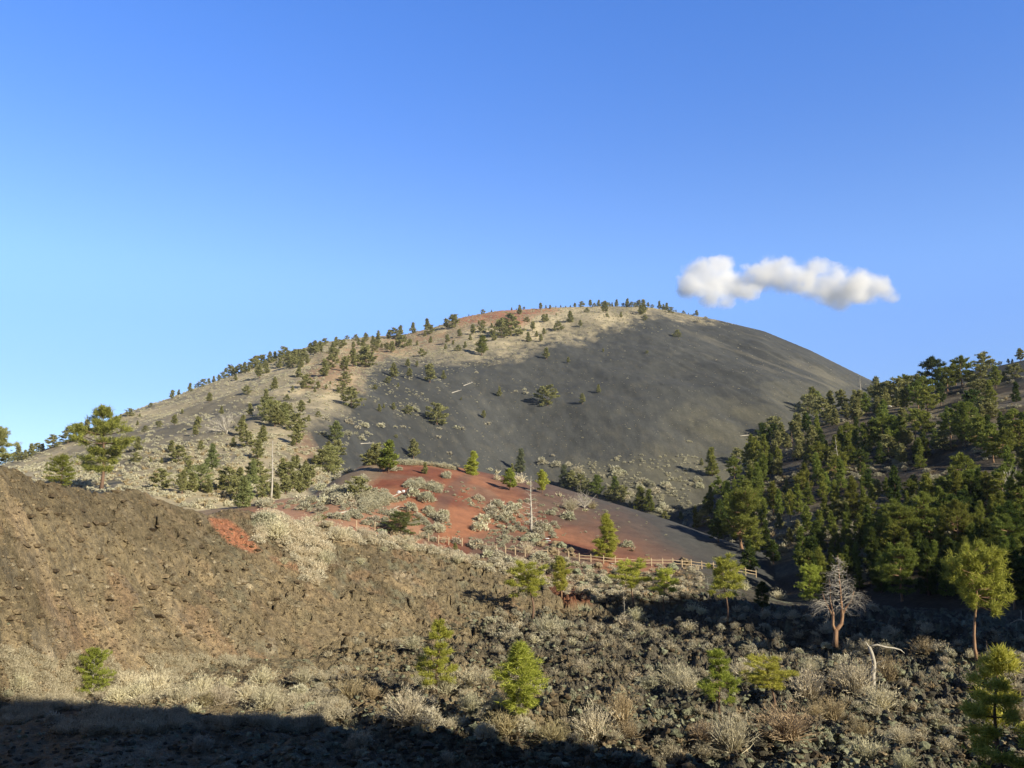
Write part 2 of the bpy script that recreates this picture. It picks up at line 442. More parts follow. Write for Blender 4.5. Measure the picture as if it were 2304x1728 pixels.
# ------------------------------------------------------------------ trees
KIND = {  # c0, width, branches
    'cone': (.07, .24, 1.0), 'pond': (.20, .23, 1.0), 'old': (.26, .36, 1.0), 'umbrella': (.52, .34, .7), 'round': (.06, .46, 1.0), 'thin': (.06, .15, 1.0), 'oak': (.24, .40, 1.1), 'open': (.24, .34, .8)}
def width_at(kind, h):
    c0, w, _ = KIND[kind]
    t = (h - c0) / (1 - c0)
    if kind in ('cone', 'thin'): return w * ((1 - t) ** .75) * (.55 + .45 * min(1, t * 6)) + .012
    if kind == 'pond': return w * (min(1, .45 + t * 2.2)) * (1 - t ** 2.6) ** .8 + .02
    if kind == 'old': return w * (.45 + .55 * math.sin(math.pi * min(1, t * .9 + .08))) * (1 - t ** 4) + .03
    if kind == 'umbrella': return w * math.sqrt(max(0, 1 - (t * 1.25 - .45) ** 2)) * .9 + .03
    if kind == 'open': return w * (1 - t) ** .6 * (.7 + .3 * math.sin(9 * t)) + .03
    return w * math.sqrt(max(0, 1 - (2 * t - .9) ** 2 * .8)) + .02
LOD = {'near': (72, 6.0, 18, .052, .13), 'mid': (56, 4.2, 11, .062, .30), 'far': (34, 3.0, 9, .085, .55)}
def gen_pine(kind, lod, seed):
    rng = np.random.default_rng(seed * 31 + sum(map(ord, kind + lod)))
    c0, w, bm = KIND[kind]
    nbr, tpb, nb, ts, tw = LOD[lod]
    nbr = int(nbr * bm * (1.15 if kind in ('old', 'oak', 'cone') else 1))
    wob = {'umbrella': .05, 'old': .025, 'oak': .05, 'open': .03}.get(kind, .012)
    hs = np.linspace(0, .97, 9)
    ph = rng.uniform(0, 6, 2)
    cx = wob * np.sin(hs * 4 + ph[0]) * hs ** .5; cy = wob * np.sin(hs * 5 + ph[1]) * hs ** .5
    cx -= cx[0]; cy -= cy[0]
    tk = MB(); cr = MB()
    r0 = {'umbrella': .018, 'old': .024, 'oak': .028, 'round': .02}.get(kind, .018)
    P = np.stack([cx, cy, hs], 1); P[0, 2] = -.03
    tk.tube(P, r0 * (1 - hs * .88) * np.where(hs < .06, 1.3, 1), 7 if lod == 'near' else 5)
    C = []; D = []
    gap = rng.uniform(0, 6.28, 5); gh = rng.uniform(c0, 1, 5)
    if kind == 'oak':
        for s_ in (-1, 1):
            a = rng.uniform(0, 6.28)
            tk.tube([[0, 0, .2], [.1 * s_, .05 * math.sin(a), .34], [.2 * s_, .1 * math.sin(a), .55]], [.018, .013, .006], 5)
    for i in range(nbr):
        h = c0 + (1 - c0) * ((i + rng.uniform()) / nbr)
        if kind in ('old', 'umbrella', 'open') : h = c0 + (1 - c0) * round((h - c0) / (1 - c0) * 7 + rng.normal() * .25) / 7
        h = min(max(h, c0), .985)
        az = i * 2.39996 + rng.normal() * .35
        L = width_at(kind, h) * rng.uniform(.62, 1.12)
        for g, g2 in zip(gap, gh):
            if abs(h - g2) < .07 and math.cos(az - g) > .3: L *= .45
        t = (h - c0) / (1 - c0)
        pitch = {'cone': -.05 + .7 * t, 'thin': -.1 + .6 * t}.get(kind, -.05 + .75 * t) + rng.normal() * .14
        b = np.array([np.interp(h, hs, cx), np.interp(h, hs, cy), h])
        dr = np.array([math.cos(az) * math.cos(pitch), math.sin(az) * math.cos(pitch), math.sin(pitch)])
        e = b + dr * L
        mid = b + dr * L * .55 + np.array([0, 0, -.06 * L])
        if lod != 'far' and (lod == 'near' or i % 2 == 0):
            tk.tube([b, mid, e], [r0 * .34 * (1 - t * .5), r0 * .2, r0 * .07], 3)
        k = max(2, int(tpb * (1 + 2.2 * L / .3)))
        ss = rng.uniform(.30 if kind not in ('old', 'open', 'umbrella') else .5, 1.0, k) ** .7
        sidev = np.array([-math.sin(az), math.cos(az), 0])
        c = b + dr * L * ss[:, None] + sidev * (rng.normal(size=(k, 1)) * L * .24 * ss[:, None])
        c[:, 2] += rng.normal(size=k) * .014 - .05 * L * np.sin(ss * 3.14)
        C.append(c); D.append(np.broadcast_to(dr, c.shape))
    C.append(np.array([[cx[-1], cy[-1], .96], [cx[-1], cy[-1], .93], [cx[-1], cy[-1], .9]])); D.append(np.array([[0, 0, 1.]] * 3))
    C = np.vstack(C); D = np.vstack(D)
    blades(cr, C, D, ts, nb, tw, rng, .75, .25)
    return tk, cr
_proto = {}
def pine_meshes(kind, lod, seed, mat, bark='bark'):
    key = (kind, lod, seed, mat, bark)
    if key not in _proto:
        k2 = (kind, lod, seed)
        if k2 not in _proto: _proto[k2] = gen_pine(*k2)
        tk, cr = _proto[k2]
        _proto[key] = (tk.mesh('trunk', [M[bark]], True), cr.mesh('crown', [M[mat]]))
    return _proto[key]

USED = []       # every labelled item: (object, u, v, description pieces)
def prop(o, label, cat, group=None):
    o['label'] = label; o['category'] = cat
    if group: o['group'] = group
def thing(name, x, y, z, rz=0, sc=(1, 1, 1)):
    o = bpy.data.objects.new(name, None); COL.objects.link(o)
    o.location = (x, y, z); o.rotation_euler = (0, 0, rz); o.scale = sc
    o.empty_display_size = .2
    return o
def put_pine(x, y, z, h, kind, lod, mat, wf=1.0, bark='bark', rz=None, seed=None):
    seed = random.randrange(4) if seed is None else seed
    tk, cr = pine_meshes(kind, lod, seed, mat, bark)
    o = thing('pine_tree', x, y, z, random.uniform(0, 6.28) if rz is None else rz, (h * wf, h * wf, h))
    link('trunk', tk, o); link('crown', cr, o)
    return o

# ------------------------------------------------------------------ ground surface colours (surface patches, painted rill shade on the cone)
def inpoly(u, v, P):
    P = np.asarray(P, float); n = len(P)
    ins = np.zeros(u.shape, bool)
    for i in range(n):
        x1, y1 = P[i]; x2, y2 = P[(i + 1) % n]
        if y1 == y2: continue
        c = ((y1 > v) != (y2 > v)) & (u < (x2 - x1) * (v - y1) / (y2 - y1) + x1)
        ins ^= c
    return ins
def softpatch(P, soft):
    m = 0
    for k in range(14):
        a = k * 2.4; q = soft * 1.5 * math.sqrt((k + .5) / 14)
        m = m + inpoly(UU + q * math.cos(a) + soft * .8 * WX, VV + q * .6 * math.sin(a) + soft * .5 * WY, P)
    m = m / 14.0
    return np.clip(m + .9 * (4 * m * (1 - m)) * fbm(XX / 5, YY / 9, 4, 401, .65) - .25 * m * (1 - m), 0, 1)
def patch(P, soft=6.0, wx=None, wy=None):
    """soft-edged surface patch"""
    m = 0
    for k in range(4):
        a = k * 1.57 + .4
        m = m + inpoly(UU + soft * (.5 * math.cos(a) + WX), VV + soft * (.35 * math.sin(a) + .6 * WY), P)
    return m / 4.0
WX = fbm(XX / 9 * (60 / np.maximum(RR, 60)) ** .5, YY / 14 * (60 / np.maximum(RR, 60)) ** .5, 4, 101) * 1.6
WY = fbm(XX / 9 * (60 / np.maximum(RR, 60)) ** .5 + 40, YY / 14 * (60 / np.maximum(RR, 60)) ** .5, 4, 111) * 1.6
def C3(*c): return np.array(c)[None, None]
def lerp(A, B, m): return A * (1 - m[..., None]) + B * m[..., None]
nA = fbm(XX / 8, YY / 8, 5, 201); nB = fbm(XX / 1.6, YY / 1.6, 4, 211, .6); nC = fbm(XX / 35, YY / 35, 4, 221); nD = fbm(XX / .5, YY / .6, 3, 231)
BLACK = C3(.079, .0815, .077); TAN = C3(.62, .53, .35); RED = C3(.385, .175, .10); PINK = C3(.50, .30, .195)
BROWN = C3(.235, .19, .115); OCHRE = C3(.37, .285, .17); LICH = C3(.235, .25, .17); CHAR = C3(.115, .103, .078); OLIVE = C3(.175, .165, .115); STRAWG = C3(.42, .34, .215)
# lava field
A0 = lerp(np.broadcast_to(BROWN * 1.0, UU.shape + (3,)), CHAR, sstep(-.25, .35, nA + 1.1 * sstep(-.15, .3, TH) - .15))
A0 = lerp(A0, LICH * 1.05, sstep(.08, .45, nB + .55 * nC) * .75)
A0 = lerp(A0, STRAWG * .8, sstep(.0, .5, nA * .8 + .5 - 1.6 * sstep(-.42, -.12, TH)) * (1 - sstep(75, 88, RR)) * .85)
A0 = lerp(A0, OCHRE * .75, sstep(.15, .5, fbm(XX / 3, YY / 3, 4, 241)) * (1 - sstep(-.1, .3, TH)) * .7)
A0 = lerp(A0, RED * .55, patch([(520, 550), (548, 556), (560, 575), (584, 585), (592, 602), (560, 604), (545, 585), (518, 562)], 4))
A0 = lerp(A0, BROWN * .8, patch([(592, 566), (690, 566), (705, 600), (660, 606), (600, 600)], 8) * .7)
A0 = lerp(A0, CHAR * 1.1, patch([(600, 590), (700, 588), (700, 600), (610, 602)], 5) * .5)
# lava slope
A1 = lerp(np.broadcast_to(BROWN * 1.0, UU.shape + (3,)), BROWN * .62, sstep(-.1, .45, nA + .25 * nC))
A1 = lerp(A1, OCHRE, sstep(.05, .5, fbm(XX / 6, YY / 4, 4, 251) + .35 * sstep(560, 640, VV) * (1 - sstep(150, 330, UU)) - .1) * .75)
A1 = lerp(A1, C3(.32, .2, .12), sstep(.2, .55, fbm(XX / 4, YY / 4, 4, 261)) * .4)
A1 = lerp(A1, C3(.5, .42, .29), sstep(.42, .62, fbm(XX / 3.2, YY / 5, 4, 271)) * .6)
A1 = lerp(A1, CHAR * 1.25, sstep(.0, .5, nB) * .30)
A1 = lerp(A1, CHAR * 1.2, sstep(.15, .4, fbm(XX / 1.1, YY / 1.3, 4, 281, .65)) * .4)
A1 = lerp(A1, BROWN * .55, patch([(0, 455), (130, 480), (200, 500), (330, 540), (230, 560), (120, 530), (0, 500)], 16) * .6)
A1 = lerp(A1, LICH * .9, sstep(.1, .4, nB + .4 * nC) * sstep(100, 350, UU) * .35)
A1 = lerp(A1, RED * 1.0, np.maximum(patch([(207, 517), (228, 519), (242, 530), (262, 552), (250, 553), (228, 543), (214, 528)], 3), patch([(268, 556), (278, 558), (300, 566), (315, 578), (302, 574), (272, 562)], 4) * .6))
A1 = lerp(A1, OCHRE * .8, patch([(254, 545), (300, 565), (330, 600), (420, 640), (250, 640), (255, 590)], 14) * .4)
# red cinder hill
A2 = lerp(np.broadcast_to(RED, UU.shape + (3,)), C3(.245, .09, .055), sstep(-.2, .4, nA))
A2 = lerp(A2, PINK, patch([(255, 500), (330, 492), (400, 500), (440, 545), (350, 540), (255, 525)], 12) * .75)
A2 = lerp(A2, STRAWG * .85, patch([(190, 495), (340, 465), (390, 455), (380, 478), (330, 500), (260, 505), (190, 530)], 10) * .8)
A2 = lerp(A2, BLACK * 1.15, patch([(420, 545), (436, 500), (450, 480), (470, 470), (476, 474), (458, 492), (445, 515), (438, 545)], 5) * .45)
A2 = lerp(A2, BLACK * 1.25, patch([(470, 545), (505, 528), (540, 540), (600, 556), (620, 600), (480, 600)], 14) * .6)
A2 = lerp(A2, C3(.23, .17, .125), sstep(.0, .45, fbm(XX / 6, YY / 9, 4, 403)) * .5)
dgl = 1 / (1 + np.exp(-((UU - 562) * .52 - (VV - 505) * .9 + 14 * WX) / 9.0))
A2 = lerp(A2, BLACK * 1.12, np.clip(dgl, 0, 1))
A2 = lerp(A2, RED * .85, patch([(600, 508), (640, 530), (684, 556), (668, 572), (610, 570), (580, 540)], 18) * .25)
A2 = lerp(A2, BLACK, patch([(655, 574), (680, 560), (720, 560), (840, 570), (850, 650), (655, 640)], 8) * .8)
# cone
A3 = lerp(np.broadcast_to(BLACK, UU.shape + (3,)), BLACK * .80, sstep(-.1, .4, fbm(XX / 50, YY / 200, 4, 301)))
A3 = lerp(A3, BLACK * 1.28, sstep(.1, .5, fbm((XX + .3 * YY) / 25, (YY - .5 * XX) / 90, 4, 305)) * .35)
streak = fbm((XX * .9 + YY * .55) / 14, (YY * .9 - XX * .5) / 130, 4, 311)
A3 = lerp(A3, OLIVE, patch([(660, 540), (560, 515), (520, 492), (560, 472), (610, 470), (655, 455), (700, 420), (780, 385), (860, 380), (800, 440), (740, 480), (700, 520)], 26) * (.45 + .5 * streak))
rill_shade = fbm((XX * .93 + YY * .37) / 5, (YY * .93 - XX * .37) / 160, 4, 317)
A3 = lerp(A3, BLACK * 1.6, sstep(.05, .5, rill_shade) * .26)
A3 = lerp(A3, BLACK * .62, sstep(.1, .5, -rill_shade) * .22)  # soft shadow bands down the cone, put into the colour as stripes
A3 = lerp(A3, C3(.2, .18, .13), sstep(.25, .5, fbm(XX / 3, YY / 8, 3, 319)) * .18)
A3 = lerp(A3, C3(.33, .3, .22), sstep(.15, .5, streak + .3 * fbm(XX / 18, YY / 60, 3, 321)) * patch([(640, 310), (720, 318), (880, 384), (820, 390), (700, 350)], 12) * .22)
mT = softpatch([(-300, 440), (0, 460), (200, 380), (320, 335), (460, 300), (600, 290), (725, 314), (713, 320), (665, 316), (609, 325), (569, 334), (537, 347), (504, 357), (450, 360), (400, 360), (374, 367), (350, 386), (334, 414), (307, 428), (300, 450), (330, 470), (300, 500), (180, 520), (110, 480), (-300, 490)], 11)
mG = softpatch([(60, 470), (130, 420), (200, 400), (300, 385), (335, 400), (300, 430), (240, 450), (180, 470), (150, 500), (60, 500)], 26)
tanm = mT * (1 - .55 * mG)
A3 = lerp(A3, TAN, np.clip(tanm * (.72 + .55 * fbm(XX / 22, YY / 45, 4, 331)), 0, 1))
A3 = lerp(A3, C3(.42, .16, .09), np.maximum(patch([(452, 318), (480, 308), (545, 306), (560, 312), (530, 320), (500, 324), (470, 328)], 10) * .75, 0))
A3 = lerp(A3, C3(.36, .2, .115), patch([(310, 360), (345, 345), (400, 335), (460, 322), (470, 330), (420, 345), (400, 355), (372, 362), (350, 384), (320, 388), (300, 380)], 14) * .55)
A3 = lerp(A3, C3(.36, .22, .13), patch([(285, 455), (298, 435), (312, 430), (316, 450), (300, 462)], 8) * .5)
A3 = lerp(A3, TAN * .85, patch([(640, 470), (600, 480), (640, 520), (700, 530), (710, 500), (760, 430), (740, 420), (690, 470)], 14) * .0)
# wooded hill
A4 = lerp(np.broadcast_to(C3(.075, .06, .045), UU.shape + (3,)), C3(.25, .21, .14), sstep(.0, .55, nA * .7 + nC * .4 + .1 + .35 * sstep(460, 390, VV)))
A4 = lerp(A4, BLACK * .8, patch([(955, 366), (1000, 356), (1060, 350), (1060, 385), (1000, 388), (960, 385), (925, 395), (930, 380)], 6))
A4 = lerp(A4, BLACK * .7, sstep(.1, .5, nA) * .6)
A1 = A1 * 1.18
A5 = np.broadcast_to(BROWN * .7, UU.shape + (3,))
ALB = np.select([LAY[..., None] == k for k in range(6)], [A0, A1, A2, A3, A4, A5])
ALB = ALB * (1 + .10 * nB[..., None] + .06 * nD[..., None])
far = RR > 1100
ALB[far] = (.12, .12, .085)
ALB = np.clip(ALB * .84, .01, .8)
TANM = tanm

nR, nC_ = XX.shape
idx = np.arange(nR * nC_).reshape(nR, nC_)
LF = LAY[:-1, :-1].copy()
# forest floor that reaches into the flat floor keeps one owner per face
quads = np.stack([idx[:-1, :-1], idx[:-1, 1:], idx[1:, 1:], idx[1:, :-1]], -1)[..., ::-1]
PV = np.stack([XX, YY, ZZ], -1).reshape(-1, 3)
AV = np.concatenate([ALB, np.ones(ALB.shape[:2] + (1,))], -1).reshape(-1, 4).astype(np.float32)
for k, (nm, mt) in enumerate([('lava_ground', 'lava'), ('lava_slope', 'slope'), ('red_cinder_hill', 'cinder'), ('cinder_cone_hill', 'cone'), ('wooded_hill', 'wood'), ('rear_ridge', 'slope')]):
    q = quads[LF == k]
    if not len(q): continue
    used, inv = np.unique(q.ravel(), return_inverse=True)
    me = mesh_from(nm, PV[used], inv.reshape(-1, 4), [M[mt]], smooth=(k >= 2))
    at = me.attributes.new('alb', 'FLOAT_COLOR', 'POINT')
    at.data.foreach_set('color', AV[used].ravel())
    o = link(nm, me); o['kind'] = 'structure'

# ------------------------------------------------------------------ where the trees stand (picture points of the photo, per close-up)
VIEWS = {'a': (0, 384, .1543), 'b': (133.3, 284.4, .1607), 'c': (400, 284.4, .1607), 'd': (256, 384, .1543), 'e': (512, 384, .1157), 'g': (768, 384, .1157), 'h': (666.7, 240, .16154), 'k': (341.3, 576, .1543), 'm': (682.7, 576, .1543)}
PINES = []      # u, v, height in picture points, kind, material
def addp(view, s, kinds, mat):
    x0, y0, k = VIEWS[view]
    for n, it in enumerate(s.split()):
        p = it.split(',')
        kd = p[3] if len(p) > 3 else kinds[n % len(kinds)]
        mt = p[4] if len(p) > 4 else mat
        u, v, h = x0 + k * float(p[0]), y0 + k * float(p[1]), k * float(p[2])
        if any(abs(u - q[0]) < 2.6 and abs(v - q[1]) < 3.2 for q in PINES): continue
        PINES.append([u, v, h, kd, mt])
FARK = ['pond', 'cone', 'round', 'pond', 'old']
# cone: lower left, valley behind the lava slope
addp('a', '340,415,75 440,385,90 520,340,80 480,372,60 560,330,90 840,210,45 1115,95,55 975,150,25 780,225,30 1158,70,35 1230,50,55 115,500,95 90,505,60 160,490,60 200,470,80 235,450,60 275,430,45 60,510,50 20,520,50 '
     '890,440,90 880,510,60,umbrella 890,270,30 940,310,35 905,215,25 1130,265,65 1180,200,30 1280,290,75 1265,335,60 1110,450,75 1155,515,100 1300,445,70 1370,555,165,cone 975,505,30,round 1045,515,35,round '
     '1045,680,110 1180,715,150 1220,590,90 1300,690,150 1240,700,120 1350,710,90 1430,690,80 1480,690,130 1550,680,120 1570,800,200,cone 1530,760,120 1600,780,140 1640,660,160 1670,500,120 1700,760,150 1690,770,100 1660,640,130 1790,750,100 1760,730,110 1850,720,120 1870,620,100 1900,700,110 '
     '1940,710,120 1990,700,110 1970,660,120 2020,630,90 1830,600,110 1920,560,90 2130,580,160 2080,560,110 1510,415,60,round 1560,350,110 1600,410,90 1700,385,110 1720,130,90 1740,200,100 1780,280,130 1840,270,150 1810,280,100 1860,240,90 1950,190,80 1920,310,100 '
     '1920,400,130 1900,410,50,round 2170,390,140 1620,200,70 2060,220,35,round 1600,70,50 1355,120,60 1435,195,50 1860,110,35 2000,250,45 300,545,35,round', FARK, 'pine_far')
# cone: left flank and skyline
addp('b', '105,765,22 245,712,55 285,685,30 350,670,50 365,650,35 400,635,30 435,622,42 470,610,35 500,600,40 530,590,38 560,575,40 600,572,62 620,560,50 640,555,45 665,552,50 690,552,65 715,550,45 745,530,60 785,585,80 770,560,50 830,555,60 760,510,60 800,505,60 820,520,50 850,490,70 880,480,60 865,500,50 910,520,60 '
     '940,460,65 925,480,50 960,500,80 985,520,70 1000,500,90 1020,470,60 1040,520,70 1060,480,75 1080,500,60 1030,580,65 1100,440,70 1130,440,85 1115,450,50 1160,430,70 1190,380,40 1240,420,60 1245,460,60 1260,390,60 1290,400,50 1330,330,25 1310,390,45 1370,400,40 1385,350,35 1400,380,40 1430,400,60 1445,360,55 '
     '1460,370,75 1490,380,55 1520,380,70 1500,420,50 1525,330,40 1590,340,55 1625,340,60,cone 1660,340,80,cone 1610,430,70 1650,400,70 1675,400,75 1580,410,40 1545,400,30 1720,385,45 1740,305,65 1755,300,50 1828,280,65 1765,380,30 '
     '1190,575,100,pond,pine 1240,525,75 1315,545,90 1365,515,105 1445,515,115 1425,505,90 1318,615,60 1300,690,65 1355,770,110,pond,pine 1225,630,25,round 1150,650,45 1130,672,30,round 1075,650,75 1200,662,30 990,675,35 878,655,75 710,690,75 955,725,35,round 545,808,50 470,735,55 1097,745,25,round 635,600,40 300,820,40 '
     '255,873,60 25,883,35 72,918,40 405,900,75 385,940,55 160,890,35 825,750,100 850,860,130 880,890,100 930,870,150 730,815,75 1045,815,90 1150,835,45,round 1080,860,70 1030,900,90 1030,1000,110 990,1015,60 805,985,110 680,900,80 675,955,100 705,1010,80 620,1018,60,round 420,1047,65,round 235,1060,85 '
     '1620,578,85,cone,pine 1708,520,50 1765,520,35 1718,580,55 1585,618,38 1505,658,28,round 1648,645,25,round 1530,795,45,round 1558,775,25,round 1620,787,45,round 1710,812,50,round 1845,615,110,pond,pine 1890,885,115,cone,pine 1930,590,50,round 2180,840,48,round,pine 1265,1000,140,cone,pine 1270,1070,85 1210,1090,100 2168,452,130,pond,pine 1635,962,20,round', FARK, 'pine_far')
# cone: summit
addp('c', '5,400,80 155,325,35 190,310,50 205,310,45 190,365,40 62,385,40 135,450,45 285,272,50 330,270,75 345,228,40 455,315,60 370,330,50 295,365,50 330,378,30 283,405,35 362,415,35 405,398,40 437,350,40 510,300,45 490,252,25 515,255,30 505,452,130 583,350,60 630,330,100 610,270,50 690,325,120 570,275,30 745,187,55 695,150,18 '
     '772,155,15 876,158,40 935,153,25 908,150,20 970,140,14 1030,135,12 1088,145,28 1131,135,32 1165,175,28 1185,133,40 1237,135,40 1277,178,70 1290,205,20 1320,135,25 1348,135,42 1375,207,32 1415,138,50 1390,130,20 1487,135,38 1515,180,80 1498,190,60 1545,140,30 1615,145,48 1640,150,35 1660,150,45 1685,180,35 1718,165,15 1765,168,18 '
     '1795,172,12 1847,188,38 1828,182,12 1525,228,30,round 1060,238,70,cone 895,240,50 912,235,45 825,290,55 988,288,50 962,290,35 1122,270,40,round 895,315,40 878,360,45 850,330,35 798,360,60 725,148,10 516,178,25 570,168,16 428,185,12 790,235,30 972,195,15 1727,330,42,pond,pine 910,468,68,pond,pine 1047,490,35 1265,422,22 1535,435,18,round '
     '618,700,55,round,pine 917,755,110,pond,pine 972,682,28,round 1135,748,62,pond,pine 1235,675,48,round 528,840,48,round,pine 380,722,18,round 1000,140,16 1060,140,14 1210,134,22 1260,134,24 1300,134,22 1440,136,30 1465,136,26 1570,140,20', ['pond', 'round', 'cone'], 'pine_far')
# red hill, its skyline and the valley right of it
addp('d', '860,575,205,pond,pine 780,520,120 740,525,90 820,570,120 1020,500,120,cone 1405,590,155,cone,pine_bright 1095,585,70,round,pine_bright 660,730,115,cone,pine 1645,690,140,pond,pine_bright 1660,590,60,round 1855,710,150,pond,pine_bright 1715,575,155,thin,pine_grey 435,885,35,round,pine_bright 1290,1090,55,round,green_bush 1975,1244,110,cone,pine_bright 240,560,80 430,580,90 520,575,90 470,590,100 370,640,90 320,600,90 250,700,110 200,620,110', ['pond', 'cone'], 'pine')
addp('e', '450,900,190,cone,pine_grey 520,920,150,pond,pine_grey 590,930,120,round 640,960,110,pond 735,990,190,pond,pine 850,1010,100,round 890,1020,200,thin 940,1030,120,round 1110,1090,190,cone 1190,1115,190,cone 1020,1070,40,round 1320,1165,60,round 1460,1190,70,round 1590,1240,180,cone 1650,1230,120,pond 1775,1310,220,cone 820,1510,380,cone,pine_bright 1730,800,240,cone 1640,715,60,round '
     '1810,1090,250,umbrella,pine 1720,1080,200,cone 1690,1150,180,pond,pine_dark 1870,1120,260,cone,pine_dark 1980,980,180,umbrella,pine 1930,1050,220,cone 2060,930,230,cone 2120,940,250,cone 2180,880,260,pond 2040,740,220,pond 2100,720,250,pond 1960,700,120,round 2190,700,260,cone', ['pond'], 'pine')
addp('g', '390,260,230,cone 430,270,200 540,240,170,old 640,220,160,round 480,280,140 740,260,150 850,280,200 800,240,170 950,170,170,cone 1060,150,150 1130,200,150 1220,150,130 1180,230,180 1300,230,250,old 1380,260,250,old 240,350,100 330,400,150 260,440,170 120,480,140 170,560,120 90,560,150 350,610,110,cone 325,720,100,cone 415,700,120,cone 430,560,100,cone 60,650,150,cone '
     '510,680,190,cone 640,600,230,cone 700,690,260,cone 690,540,200 760,600,200,cone 840,600,260 900,580,260,pond 960,540,220 1000,560,300,old 1100,560,280,pond 1050,590,200 1150,520,240,pond 1180,560,150 1230,520,100,thin 1290,530,300,umbrella 1380,570,280,umbrella 1450,570,180 1510,570,150,round 1580,470,250 1650,480,300,old 1560,400,200 1710,550,380,pond 1800,560,260 1850,600,300,old 1950,680,320,old 2050,700,300,old '
     '2150,480,250,old 2180,600,280,old 2100,450,200 2020,420,180 1930,300,120 590,1170,290,cone 490,1130,130,cone 650,1180,160 740,1150,350,cone 830,1150,250 860,1180,200 900,1050,180 950,1000,160,cone 1090,1000,250,cone 1030,990,180 1120,1450,430,old 1000,1380,280 1200,1430,300,cone 1270,950,150,old 1230,1010,180 1400,1000,170,old 1340,1060,200 1650,1050,280,old 1780,1000,250,old 1720,1100,220 1900,1050,280,old 2050,1000,270,old 2150,1000,250,old 2200,1150,260,old '
     '1650,1500,470,old 1500,1480,330,cone 1400,1450,280,old 1800,1420,280,pond 1920,1480,300,cone 60,1000,90,cone 130,1000,60,round 160,930,100,cone 260,1050,45,round 450,1400,300,cone 340,1290,230,cone 100,1250,130,cone 40,1440,80,round 560,1330,220,pond 680,1380,260,cone 800,1430,300,cone 880,1450,260,pond 2040,1440,330,old 2150,1400,350,old 1300,1420,260,cone 190,1380,120,round 260,1330,140,cone', ['pond', 'cone', 'old'], 'pine')
addp('h', '1650,940,210,old,pine_dark 1700,945,150 1740,940,150,old 1830,920,190,old 1790,900,140 1510,900,80 1530,880,55 1375,900,50,cone 1420,900,35 1965,780,95,cone,pine_dark 1990,785,50 2025,770,35 2062,760,25 2115,750,30,round 2140,752,25,round 2190,740,75,pond,pine_dark 1925,790,30,round 1950,900,110 1900,930,90 2040,920,140 2090,880,60,round 2160,860,80 1480,970,130 1560,960,120 1600,1000,150 1440,990,120 1300,970,110,cone 1340,980,90 1270,990,80', ['old', 'pond'], 'pine')
FP_ = [(690, 525), (740, 470), (780, 428), (840, 404), (900, 398), (1024, 400), (1024, 610), (860, 600), (770, 590)]
BARE = [(795, 520), (900, 475), (1000, 447), (1024, 450), (1000, 480), (900, 505), (850, 545), (800, 545)]
fr_ = random.Random(12); nfill = 0; tr_ = 0
while nfill < 200 and tr_ < 9000:
    tr_ += 1
    u = fr_.uniform(690, 1040); v = fr_.uniform(395, 612)
    U1, V1 = np.array([min(u, 1023)]), np.array([v])
    if not inpoly(U1, V1, FP_)[0]: continue
    if inpoly(U1, V1, BARE)[0] and fr_.random() > .12: continue
    if any(abs(u - q[0]) < 4 and abs(v - q[1]) < 5 for q in PINES): continue
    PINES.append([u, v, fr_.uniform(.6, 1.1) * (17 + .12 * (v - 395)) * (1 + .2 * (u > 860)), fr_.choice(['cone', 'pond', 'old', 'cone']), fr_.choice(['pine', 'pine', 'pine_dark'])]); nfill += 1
# keep the places of the hand-described trees free
HERO_PX = [(101, 490), (92, 694), (437, 693), (519, 722), (532, 619), (561.5, 597), (632, 606), (664, 611), (704, 622), (719, 714), (773, 709), (811, 600), (763, 614), (978, 663), (1010, 790), (401, 534), (742, 549)]
PINES = [p for p in PINES if all(math.hypot(p[0] - a, p[1] - b) > 6 for a, b in HERO_PX)]

# real position for each tree
PL = []
for u, v, h, kd, mt in PINES:
    w = hit(u, v)
    if w is None or not (-40 < u < 1060): continue
    x, y, z, r, lay = w
    hm = h * (y * CP + z * SP) / F_PX
    hm = min(max(hm, .9), 19)
    PL.append(dict(u=u, v=v, hp=h, kind=kd, mat=mt, x=x, y=y, z=z, h=hm, r=r, lay=lay))
PL.sort(key=lambda d: -d['hp'])
MAXP = 300 - 17
INDIV, REST = PL[:MAXP], PL[MAXP:]
for d in INDIV:
    lod = 'near' if d['hp'] > 40 else ('mid' if d['hp'] > 15 else 'far')
    wf = random.uniform(.88, 1.15) * (1.5 if d['kind'] in ('cone', 'thin', 'pond') and d['r'] > 300 and d['lay'] == 3 else (1.08 if d['lay'] == 4 else 1.45 if d['lay'] == 2 else 1.25))
    bark = 'bark_red' if d['kind'] in ('umbrella', 'old') else 'bark'
    d['obj'] = put_pine(d['x'], d['y'], d['z'] - .15, d['h'], d['kind'], lod, d['mat'], wf, bark)

